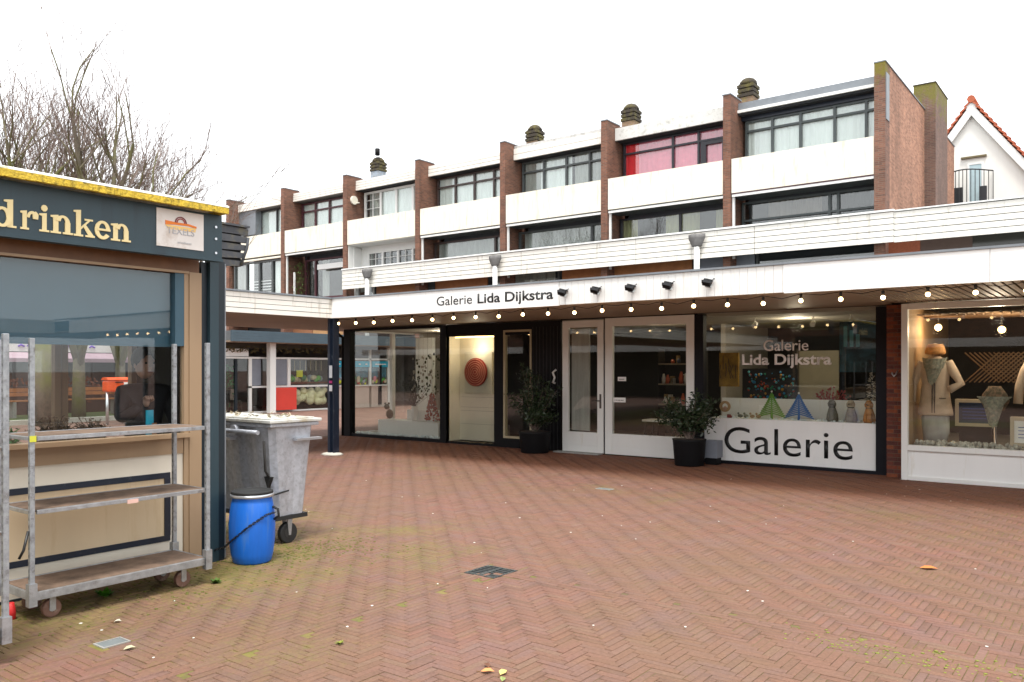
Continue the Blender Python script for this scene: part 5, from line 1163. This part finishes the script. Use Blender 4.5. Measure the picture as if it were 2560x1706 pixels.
# serif lettering "drinken", cut as shapes
def letter(ch, y0, w_, z0=2.657, xh=.135, asc=.196):
    m_ = MB(); lay = [0]
    def rect(a, b_, c_, d_):
        lay[0] += 1; e = -6.194+.0004*lay[0]; m_.box(-6.199, e, y0+a*w_, y0+b_*w_, z0+c_, z0+d_)
    def poly(pts):
        lay[0] += 1; e = -6.194+.0004*lay[0]; m_.prism([(y0+p[0]*w_, z0+p[1]) for p in pts], 'x', -6.199, e)
    def ring(cy_, cz_, ry, rz, ty, tz, a0, a1, n_=14):
        for q in range(n_):
            t0, t1 = R(a0+(a1-a0)*q/n_), R(a0+(a1-a0)*(q+1)/n_)
            poly([(cy_+ry*math.cos(t0), cz_+rz*math.sin(t0)), (cy_+ry*math.cos(t1), cz_+rz*math.sin(t1)), (cy_+(ry-ty)*math.cos(t1), cz_+(rz-tz)*math.sin(t1)), (cy_+(ry-ty)*math.cos(t0), cz_+(rz-tz)*math.sin(t0))])
    S_ = .014
    if ch in 'rn':
        rect(.12, .36, 0, xh-.012); rect(0, .48, 0, S_); poly([(0, xh-.02), (0, xh-.008), (.36, xh), (.36, xh-.03)])
    if ch == 'r': ring(.66, xh-.055, .32, .055, .16, .02, 60, 170, 8); poly([(.70, xh-.055), (.98, xh-.055), (1, xh-.02), (.85, xh), (.66, xh-.015)])
    if ch == 'n': ring(.56, xh-.055, .34, .055, .22, .018, 0, 165, 10); rect(.66, .90, 0, xh-.05); rect(.56, 1.02, 0, S_)
    if ch == 'i':
        rect(.28, .74, 0, xh-.012); rect(0, 1, 0, S_); poly([(0, xh-.02), (0, xh-.008), (.74, xh), (.74, xh-.03)])
        poly([(.5+.33*math.cos(R(q*36)), asc-.028+.024*math.sin(R(q*36))) for q in range(10)])
    if ch == 'd': rect(.62, .86, 0, asc-.01); rect(.62, 1, 0, S_); poly([(.48, asc-.02), (.48, asc-.008), (.86, asc), (.86, asc-.03)]); ring(.40, xh*.5, .40, xh*.5+.003, .22, .02, 0, 360, 20)
    if ch == 'k': rect(.12, .36, 0, asc-.01); rect(0, .47, 0, S_); poly([(0, asc-.02), (0, asc-.008), (.36, asc), (.36, asc-.03)]); poly([(.36, xh*.38), (.36, xh*.52), (.72, xh-.012), (.84, xh-.012)]); poly([(.44, xh*.62), (.56, xh*.72), (1., S_), (.72, S_)]); rect(.54, .96, xh-S_, xh-.001); rect(.58, 1.05, 0, S_)
    if ch == 'e': ring(.5, xh*.5, .5, xh*.5+.003, .26, .02, 0, 180, 12); ring(.5, xh*.5, .5, xh*.5+.003, .26, .024, 180, 325, 10); rect(.16, .98, xh*.46, xh*.46+.015)
    return m_.build('letter', LETC, kk)
for (c_, y0, w_) in (('d', 2.318, .153), ('r', 2.496, .118), ('i', 2.621, .067), ('n', 2.697, .150), ('k', 2.858, .145), ('e', 3.010, .118), ('n', 3.133, .150)): letter(c_, y0, w_)
# structure of the kiosk front
box('corner_post', TEALD, kk, -6.46, -6.40, 4.02, 4.075, 0, 2.6); box('corner_post', TEAL, kk, -6.44, -6.36, 4.08, 4.165, 0, 2.615); box('corner_post', TEALD, kk, -6.50, -6.365, 4.167, 4.225, 0, 2.615); box('corner_trim', LEAD, kk, -6.38, -6.364, 4.227, 4.237, .02, 2.6)
box('head_beam', BROWNW, kk, -6.46, -6.40, KY0, 4.0, 2.485, 2.612); box('head_bead', TANW, kk, -6.40, -6.385, KY0, 3.9, 2.485, 2.505)
box('side_post', TANW, kk, -6.47, -6.39, 3.905, 4.018, 0, 2.50); box('side_post', TANW, kk, -6.46, -6.40, 3.862, 3.904, .02, 2.484)
box('cross_rail', TANW, kk, -6.47, -6.41, KY0, 3.86, .965, 1.10); box('window_sill', TANW, kk, -6.48, -6.36, KY0, 3.90, 1.10, 1.135)
box('lower_panel', PALEK, kk, -6.46, -6.42, KY0, 3.86, .02, .964)
box('cream_panel', CREAMK, kk, -6.419, -6.415, KY0, 3.69, .26, .80)
m_ = MB(); m_.box(-6.419, -6.405, KY0, 3.74, .768, .815).box(-6.419, -6.405, KY0, 3.74, .245, .292).box(-6.419, -6.404, 3.69, 3.742, .2921, .7679); m_.build('dark_edging', NAVY, kk)
box('plinth', TEALD, kk, -6.45, -6.41, KY0, 3.9, 0, .018)
box('blind', BLIND, kk, -6.50, -6.49, KY0, 3.84, 1.885, 2.485); box('blind_side_rail', BLIND, kk, -6.48, -6.40, 3.78, 3.86, 1.87, 2.484); box('blind_bottom_bar', BLIND, kk, -6.505, -6.475, KY0, 3.84, 1.862, 1.884)
box('pane', glass('kiosk_glass', (.95, .97, .97), 1.25, 1.45), kk, -6.445, -6.439, KY0, 3.862, 1.136, 2.484)
# back, floor, counter
box('floor', INTF, kk, -7.75, -6.47, KY0, 4.14, 0, .05); box('ceiling', INTD, kk, -7.75, -6.47, KY0, 4.14, 2.52, 2.56); box('end_wall', INTD, kk, -7.70, -6.47, 4.14, 4.2, 0, 2.6); box('end_wall', INTD, kk, -7.7, -6.47, KY0-.05, KY0, 0, 2.6)
box('back_wall', CREAMK, kk, -7.76, -7.70, KY0, 4.2, 0, .95); box('back_head', TANW, kk, -7.76, -7.70, KY0, 4.2, 2.2, 2.56)
for (a, b_) in ((3.385, 3.435), (3.45, 3.50), (1.2, 1.26), (4.09, 4.2)): box('back_mullion', TANW, kk, -7.76, -7.69, a, b_, .95, 2.2)
box('pane', GLASSD, kk, -7.735, -7.73, KY0, 3.385, .95, 2.2); box('pane', GLASSD, kk, -7.735, -7.73, 3.50, 4.09, .95, 2.2)
box('counter', PLY, kk, -6.95, -6.49, KY0, 4.13, 1.0, 1.04)
# weathered slatted side hood
for q in range(5):
    z0 = 2.605+q*.078; e = 4.575+.012*q
    m_ = MB(); m_.prism([(4.29, z0+.004), (e, z0+.03-.006*q), (e+.004, z0+.072-.002*q), (4.29, z0+.072)], 'x', -6.62, -6.59+.006*(q % 2)); m_.build('side_slat', SLATW, kk)
box('slat_backing', ROOM, kk, -6.66, -6.625, 4.29, 4.57, 2.63, 2.98)
MB().tube([(-6.58, 4.54, 2.64), (-6.575, 4.60, 2.80), (-6.575, 4.615, 2.90)], .013, 6).build('hood_strut', SLATW, kk)
box('hood_beam', SLATW, kk, -6.66, -6.57, 4.29, 4.63, 2.992, 3.01)
# potted plants on the counter
def pot_plant(x, y, z, lb, m, n_, s_, pot):
    t = thing('potted_plant', lb, 'plant', (x, y, z)); MB().loft([(x, y, z, .05, .05), (x, y, z+.1, .065, .065)], 10).build('pot', pot, t); rr = random.Random(int(y*100)); b = MB()
    for q in range(n_):
        a = Vector((x, y, z+.1)); d = Vector((rr.gauss(0, .7), rr.gauss(0, .9), rr.gauss(.35, .6))).normalized(); L_ = rr.uniform(.5, 1)*s_; p = a+d*L_; b.tube([a, p], .003, 3)
        for c_ in range(5): g_ = a+d*L_*rr.uniform(.5, 1); e = Vector((rr.gauss(0, 1), rr.gauss(0, 1), rr.gauss(0, 1))).normalized()*.03; f_ = e.cross(d)*.35; b.quad(g_, g_+e*.5+f_, g_+e, g_+e*.5-f_)
    b.build('foliage', m, t)
pot_plant(-6.66, 2.92, 1.04, 'dark brown trailing plant on the kiosk counter, left one of the pair', PLANTB, 130, .21, INTD)
pot_plant(-6.66, 3.22, 1.04, 'dark brown bushy plant on the kiosk counter near the mailbox view', PLANTB, 130, .19, INTD)
pot_plant(-6.62, 2.50, 1.04, 'green plant on the kiosk counter behind the left trolley post', mat('fresh_green', (.03, .15, .03), .6, var=.5), 110, .19, WHITE)
t = thing('menu_card', 'bright blue folded card standing on the kiosk counter', 'card', (-6.6, 3.68, 1.04)); box('card', plain('blue_card', (.02, .38, .55)), t, -6.62, -6.61, 3.63, 3.72, 1.04, 1.33, R(25)); box('picture', plain('card_brown', (.35, .16, .07)), t, -6.605, -6.60, 3.68, 3.74, 1.05, 1.22, R(25))
# vendor
px, py = -7.12, 3.90
t = thing('person', 'person in a dark jacket standing inside the kiosk with one arm raised', 'person', (px, py, .05))
fz = .05
V_ = [(0, 0, .95), (0, 0, 1.15), (0, 0, 1.38), (0, 0, 1.50), (-.0, -.19, 1.42), (.06, -.25, 1.18), (.24, -.16, 1.30), (0, .19, 1.42), (.05, .27, 1.15), (.16, .2, .98), (0, -.1, .88), (.01, -.11, .48), (0, -.11, .06), (.0, .1, .88), (.01, .11, .48), (0, .11, .06), (.12, -.11, .03), (.12, .11, .03)]
E_ = [(0, 1), (1, 2), (2, 3), (2, 4), (4, 5), (5, 6), (2, 7), (7, 8), (8, 9), (0, 10), (10, 11), (11, 12), (0, 13), (13, 14), (14, 15), (12, 16), (15, 17)]
R_ = [(.16, .12), (.17, .125), (.18, .12), .065, .085, .06, .045, .085, .06, .045, .10, .07, .05, .10, .07, .05, .045, .045]
skin('body', DARKC, t, [(px+v[0], py+v[1], fz+v[2]) for v in V_], E_, R_)
MB().ball((px+.02, py, fz+1.66), .10, 14, (1, .82, 1.22)).build('head', SKIN, t)
MB().ball((px-.015, py, fz+1.71), .112, 14, (1, .9, 1.05)).build('hair', HAIR, t); MB().ball((px+.12, py, fz+1.64), .017, 8).build('nose', SKIN, t)
for a in (-1, 1): MB().ball((px+.105, py+a*.035, fz+1.68), .011, 6).build('eye', INK, t); MB().ball((px+.01, py+a*.088, fz+1.655), .025, 8, (.6, .4, 1)).build('ear', SKIN, t)
box('mouth', plain('lips', (.3, .1, .08)), t, px+.108, px+.116, py-.022, py+.022, fz+1.595, fz+1.605)
for hx, hy, hz in ((.28, -.13, 1.34), (.19, .18, .95)):
    b = MB(); b.ball((px+hx, py+hy, fz+hz), .042, 8, (1, .6, 1.1)); b.build('hand', SKIN, t)
    for q in range(4): MB().tube([(px+hx+.01, py+hy-.03+q*.02, fz+hz+.03), (px+hx+.045, py+hy-.03+q*.02, fz+hz+.05), (px+hx+.06, py+hy-.03+q*.02, fz+hz+.02)], .009, 5).build('finger', SKIN, t)
    MB().tube([(px+hx, py+hy+.03, fz+hz), (px+hx+.035, py+hy+.045, fz+hz+.02)], .01, 5).build('thumb', SKIN, t)
# ================================================================== TROLLEYS
def trolley(x0, y0, x1, y1, lb, shelves=True):
    """plant trolley: four perforated posts, plywood shelves in steel rims, base frame and castors"""
    t = thing('plant_trolley', lb, 'trolley', ((x0+x1)/2, (y0+y1)/2, 0))
    for (x, y) in ((x0, y0), (x0, y1), (x1, y0), (x1, y1)):
        b = MB(); b.box(x-.016, x+.016, y-.016, y+.016, .13, 1.88); b.build('post', GALVP, t, .004)
        b = MB()
        for q in range(33): z_ = .3+q*.048; b.box(x-.003, x+.003, y-.0172, y-.0163, z_, z_+.018)
        b.build('slot_row', plain('slot_shadow', (.10, .10, .10)) if 'slot_shadow' not in bpy.data.materials else bpy.data.materials['slot_shadow'], t)
        box('socket', GALV, t, x-.026, x+.026, y-.026, y+.026, .12, .27)
    for z_, nm in ((.155, 'base_frame'),)+(((.72, 'shelf_rim'), (1.205, 'shelf_rim')) if shelves else ()):
        h_ = .055 if nm == 'base_frame' else .028
        b = MB(); b.box(x1-.012, x1+.012, y0+.03, y1-.03, z_, z_+h_).box(x0-.012, x0+.012, y0+.03, y1-.03, z_, z_+h_); b.box(x0+.02, x1-.02, y0-.01, y0+.012, z_+.002, z_+h_-.002).box(x0+.02, x1-.02, y1-.012, y1+.01, z_+.002, z_+h_-.002)
        b.build(nm, GALV, t, .002)
        box('base_board' if nm == 'base_frame' else 'shelf_board', PLY, t, x0+.014, x1-.014, y0+.014, y1-.014, z_+h_-.014, z_+h_-.002)
    for (x, y) in ((x1-.09, y0+.16), (x1-.09, y1-.16), (x0+.09, y0+.16), (x0+.09, y1-.16)):
        w_ = MB(); w_.tube([(x-.022, y, .062), (x+.022, y, .062)], .062, 18); wo = w_.build('castor', WHEELB, t, .006); w2 = MB(); w2.tube([(x-.026, y, .062), (x+.026, y, .062)], .022, 10).box(x-.03, x-.024, y-.02, y+.02, .05, .15).box(x+.024, x+.03, y-.02, y+.02, .05, .15).box(x-.03, x+.03, y-.03, y+.03, .145, .155); w2.build('fork', GALV, wo)
    return t
t = trolley(-6.22, 2.385, -5.75, 3.665, 'galvanised plant trolley with three weathered plywood shelves before the kiosk')
MB().tube([(-5.74, 2.36, .62), (-5.735, 2.33, .50), (-5.73, 2.30, .45)], .009, 5).build('hanging_hook', INK, t); box('yellow_tag', plain('tag_yellow', (.6, .6, .05)), t, -5.731, -5.727, 2.365, 2.405, 1.20, 1.24); box('paper_scrap', plain('scrap', (.7, .45, .38)), t, -5.737, -5.733, 3.02, 3.10, .712, .74)
trolley(-5.58, .70, -5.11, 1.98, 'second galvanised trolley of which only one post shows at the left edge', True)
t = thing('red_clip', 'small red plastic clip under the trolley base', 'clip', (-6.0, 2.42, 0)); MB().loft([(-6.0, 2.36, .0, .03, .03), (-6.0, 2.36, .05, .035, .03), (-6.0, 2.36, .11, .02, .02)], 8).build('clip', plain('clip_red', (.6, .02, .02)), t)
# ================================================================== STEEL CONTAINER
t = bn = thing('waste_container', 'galvanised steel wheeled waste container with a flat lid beside the kiosk', 'container', (-6.9, 5.05, 0))
bx0, bx1, by0, by1 = -7.50, -6.46, 4.84, 5.19; tx0, tx1, ty0, ty1 = -7.60, -6.40, 4.74, 5.25; zb, zt = .27, 1.13
def lerp(a, b_, u): return a+(b_-a)*u
m_ = MB(); NS = 9
def ringpts(u):
    x0, x1, y0, y1 = lerp(bx0, tx0, u), lerp(bx1, tx1, u), lerp(by0, ty0, u), lerp(by1, ty1, u); z_ = lerp(zb, zt, u); P_ = []
    n1 = 12
    for q in range(n1): xx = lerp(x0+.05, x1-.05, q/(n1-1)); P_.append((xx, y0+(.022 if q in (3, 4, 7, 8) else 0), z_))
    for q in range(6): P_.append((x1-(.012 if q in (2, 3) else 0), lerp(y0+.05, y1-.05, q/5), z_))
    P_ += [(x1-.05, y1, z_), (x0+.05, y1, z_), (x0, y1-.05, z_), (x0, y0+.05, z_)]
    return P_
rg = [ringpts(q/NS) for q in range(NS+1)]; nn_ = len(rg[0]); b0 = len(m_.v)
for r_ in rg: m_.v += r_
for i in range(NS):
    for q in range(nn_): m_.f.append((b0+i*nn_+q, b0+i*nn_+(q+1) % nn_, b0+(i+1)*nn_+(q+1) % nn_, b0+(i+1)*nn_+q)); m_.sm.append(False)
m_.f.append(tuple(b0+q for q in range(nn_))[::-1]); m_.sm.append(False); m_.f.append(tuple(b0+NS*nn_+q for q in range(nn_))); m_.sm.append(False)
m_.build('body', BINM, t)
box('base_band', RUBBER, t, bx0-.01, bx1+.012, by0-.012, by1+.012, .235, .275)
box('rim', BINM, t, tx0-.03, tx1+.03, ty0-.03, ty1+.03, 1.128, 1.165, bevel=.01)
m_ = MB(); m_.loft([(-7.0, 5.075, 1.166, .90, .545), (-7.0, 5.075, 1.19, .905, .55), (-7.0, 5.075, 1.205, .86, .50)], 4)
lid = MB().box(tx0-.05, tx1+.05, ty0-.05, ty1+.05, 1.168, 1.198).box(tx0-.0, tx1-.0, ty0, ty1, 1.198, 1.21).build('lid', mat('dirty_zinc_lid', (.62, .62, .58), .5, metal=.3, var=.25, scale=8, dirt=(.35, .28, .15), dfac=.5, dscale=5), t, .008)
MB().tube([(tx0+.1, ty0-.06, 1.08), (tx1-.12, ty0-.06, 1.08)], .022, 10).build('lifting_bar', BINM, t); MB().tube([(-6.9, ty0-.07, 1.09), (-6.9, ty0-.02, 1.09)], .05, 12).build('pivot', BINM, t); MB().tube([(-7.45, ty0-.07, 1.09), (-7.45, ty0-.02, 1.09)], .045, 12).build('pivot', BINM, t)
box('grip', SILV, t, -7.25, -6.98, by0-.15, by0-.08, .985, 1.01); box('grip', SILV, t, tx1-.01, tx1+.05, 5.0, 5.3, .99, 1.012)
MB().tube([(-6.47, ty0-.03, 1.0), (-6.475, ty0-.01, .72), (-6.49, by0-.02, .60)], .012, 6).build('lock_rod', INTD, t)
MB().prism([(-6.55, .66), (-6.44, .66), (-6.50, .55)], 'y', by0-.07, by0-.04).build('lock_bracket', RUBBER, t)
MB().tube([(-6.80, by0-.04, .50), (-6.65, by0-.07, .475), (-6.47, by0-.05, .485), (-6.41, 4.95, .52)], .009, 5).build('wire', INK, t)
for (x, y) in ((-6.50, 5.00), (-7.3, 5.0), (-7.3, 5.2)):
    wm = MB(); wm.tube([(x-.028, y, .10), (x+.028, y, .10)], .10, 22); wo = wm.build('castor', RUBBER, t, .01)
    MB().tube([(x-.032, y, .10), (x+.032, y, .10)], .05, 14).build('hub', INTD, wo); MB().prism([(y-.03, .235), (y+.03, .235), (y+.012, .08), (y-.012, .08)], 'x', x+.033, x+.043).prism([(y-.03, .235), (y+.03, .235), (y+.012, .08), (y-.012, .08)], 'x', x-.043, x-.033).build('fork', GALV, wo)
m_ = MB(); rr = random.Random(6)
for q in range(60):
    a = Vector((rr.uniform(tx0, tx1), rr.uniform(ty0, ty1), 1.215)); d = Vector((rr.gauss(0, 1), rr.gauss(0, 1), rr.gauss(.3, .3))).normalized()*.05; e = d.cross(Vector((0, .3, 1)))*.4; m_.quad(a, a+d*.5+e, a+d, a+d*.5-e)
o = m_.build('leaf_litter', mat('dry_leaf', (.5, .42, .28), .8, var=.6)); tag(o, 'dry leaves and scraps lying on the container lid', 'leaves', kind='stuff')
# ================================================================== BLUE BARREL
x, y = -6.12, 4.335
t = thing('plastic_barrel', 'bright blue plastic barrel with a black lid in front of the container', 'barrel', (x, y, 0))
MB().loft([(x, y, 0, .150, .150), (x, y, .015, .163, .163), (x, y, .08, .178, .178), (x, y, .2, .192, .192), (x, y, .32, .195, .195), (x, y, .44, .188, .188), (x, y, .52, .175, .175), (x, y, .555, .166, .166), (x, y, .565, .172, .172)], 36).build('barrel', BLUEP, t)
MB().loft([(x, y, .566, .176, .176), (x, y, .572, .184, .184), (x, y, .590, .184, .184), (x, y, .596, .176, .176)], 36).build('clamp_ring', SILV, t)
MB().loft([(x, y, .597, .178, .178), (x, y, .618, .176, .176), (x, y, .622, .165, .165), (x, y, .606, .155, .155), (x, y, .604, .02, .02)], 32).build('lid', RUBBER, t)
MB().tube([(x+.155, y+.1, .48), (x+.20, y+.12, .46), (x+.205, y+.125, .40), (x+.16, y+.11, .37)], .012, 6).build('handle', RUBBER, t)
# chain
t = thing('chain', 'dark steel chain looped from the kiosk post round the blue barrel', 'chain', (-6.2, 4.2, .1))
K0 = [Vector((-6.37, 4.12, .10)), Vector((-6.24, 4.14, .14)), Vector((-6.11, 4.13, .22)), Vector((-5.98, 4.185, .33)), Vector((-5.905, 4.33, .43)), Vector((-5.91, 4.44, .44))]
pts = []
for i in range(len(K0)-1):
    n_ = int((K0[i+1]-K0[i]).length/.021)+1
    for q in range(n_): pts.append(K0[i].lerp(K0[i+1], q/n_))
for i in range(len(pts)-1):
    c = (pts[i]+pts[i+1])/2; d = (pts[i+1]-pts[i]).normalized(); u = d.orthogonal().normalized(); u.rotate(Matrix.Rotation(R(90)*(i % 2)+.4, 3, d)); L_ = .017; W_ = .009
    lp = [c+d*(L_*math.cos(a))+u*(W_*math.sin(a)) for a in [2*math.pi*q/8 for q in range(9)]]
    MB().tube(lp, .0032, 5, False).build('link', CHAINM, t)
# ================================================================== SHOPS BEHIND THE CAMERA (added, unseen; hides sky in the glass reflections)
ob = thing('added_shop_row', 'unseen dark brick shop row added behind the camera to keep sky out of reflections', 'building', (-10, -16, 0))
box('wall', FINB, ob, -46, 15, -24, -16, 3.0, 6.4); box('shop_wall', INTD, ob, -46, 15, -24, -16.2, 0, 3.0); box('added_canopy_fascia', WHITE, ob, -46, 15, -14.5, -14.4, 2.66, 3.05); box('added_canopy_deck', ROOFG, ob, -46, 15, -16, -14.5, 2.8, 3.0)  # walls and canopy of the added unseen row
for q in range(12): box('window_frame', WHITE, ob, -44+q*5, -41.2+q*5, -15.99, -15.95, 4.0, 5.8); box('pane', mat('added_dim_upper_pane%d' % q, (.05, .06, .07), .1), ob, -43.9+q*5, -41.3+q*5, -15.94, -15.93, 4.1, 5.7)  # windows of the added unseen row
# ================================================================== WEEDS AND LEAVES
def weed(x, y, s_, n_, lb, m):
    t = thing('weed', lb, 'weed', (x, y, 0)); rr = random.Random(int(x*-70)); b = MB()
    for q in range(n_):
        a = rr.uniform(0, 6.28); L_ = rr.uniform(.5, 1)*s_; el = rr.uniform(.1, .8); d = Vector((math.cos(a)*math.cos(el), math.sin(a)*math.cos(el), math.sin(el))); p = Vector((x, y, .004)); e = Vector((-math.sin(a), math.cos(a), 0))*L_*.28
        b.quad(p, p+d*L_*.55+e, p+d*L_, p+d*L_*.55-e)
    b.build('leaves', m, t)
weed(-6.05, 3.01, .085, 60, 'bright green weed growing under the front edge of the trolley', LEAFB)
weed(-5.72, 3.72, .06, 30, 'dark green weed tuft by the right trolley wheel', mat('dark_weed', (.07, .13, .01), .7, var=.4))
weed(-3.85, 3.35, .035, 24, 'small yellow green moss tuft in the open paving', mat('lime_moss', (.20, .22, .03), .8, var=.3))
m_ = MB(); rr = random.Random(14)
for q in range(1100):     # moss cushions in the joints by the kiosk and bin
    u = rr.random(); x = rr.uniform(-6.35, -5.2); y = rr.uniform(2.3, 5.6)
    if rr.random() < .35: x, y = rr.gauss(-6.1, .25), rr.gauss(4.9, .3)
    if x > -4.9 or rr.random() < (x+6.4)/1.6: continue
    if x < -6.36 and y < 4.3: continue
    r_ = rr.uniform(.005, .014); m_.ball((x, y, .0005), r_, 5, (1.2, 1, .35))
o = m_.build('moss_cushions', mat('olive_moss', (.11, .12, .015), .95, var=.4, scale=20)); tag(o, 'olive moss cushions in the paving joints round barrel and trolley', 'moss', kind='stuff')
m_ = MB(); rr = random.Random(15)
for q in range(150):
    x, y = rr.gauss(-1.0, .40), GY-.03+rr.gauss(0, .07)-(.0 if q % 2 else .12)
    if x < -2.6: continue
    m_.ball((x, y, .001), rr.uniform(.004, .011), 5, (1.3, 1, .4))
o = m_.build('moss_cushions', bpy.data.materials['lime_moss']); tag(o, 'yellow green moss tufts along the gutter at the lower right', 'moss', kind='stuff')
def leaf(x, y, L_, a, lb, c_, n_):
    t = thing('fallen_leaf', lb, 'leaf', (x, y, 0)); d = Vector((math.cos(a), math.sin(a), 0)); e = Vector((-d.y, d.x, 0)); p = Vector((x, y, .006)); b = MB(); W_ = L_*.3
    P_ = [p-d*L_/2, p-d*L_*.2+e*W_+Vector((0, 0, .012)), p+d*L_*.15+e*W_*.8+Vector((0, 0, .016)), p+d*L_/2+Vector((0, 0, .004)), p+d*L_*.15-e*W_*.8+Vector((0, 0, .012)), p-d*L_*.2-e*W_+Vector((0, 0, .009))]
    b.quad(P_[0], P_[1], P_[2], P_[3]); b.quad(P_[0], P_[3], P_[4], P_[5]); b.build('blade', plain('leaf_'+n_, c_, .7), t); MB().tube([P_[0]-d*L_*.3, P_[0]], .002, 4).build('leaf_stalk', plain('stalk_'+n_, (.2, .1, .03)), t)
leaf(-1.36, 7.59, .14, .3, 'single orange fallen leaf on the paving at the right', (.55, .16, .03), 'orange')
leaf(-4.78, 2.53, .07, 1.2, 'pale curled leaf beside the small steel cover', (.42, .38, .24), 'pale')
leaf(-5.35, 2.75, .05, .8, 'small pale scrap near the trolley wheel', (.5, .47, .38), 'scrap')
leaf(-2.84, 3.53, .08, .5, 'orange brown leaf in the small heap at the bottom edge', (.60, .25, .08), 'heap1')
leaf(-2.76, 3.57, .07, 1.7, 'yellowish leaf in the small heap at the bottom edge', (.6, .48, .15), 'heap2')
leaf(-2.90, 3.60, .06, 2.6, 'dark brown leaf in the small heap at the bottom edge', (.15, .06, .03), 'heap3')
leaf(-2.70, 3.49, .05, 2.0, 'greenish leaf in the small heap at the bottom edge', (.25, .30, .1), 'heap4')
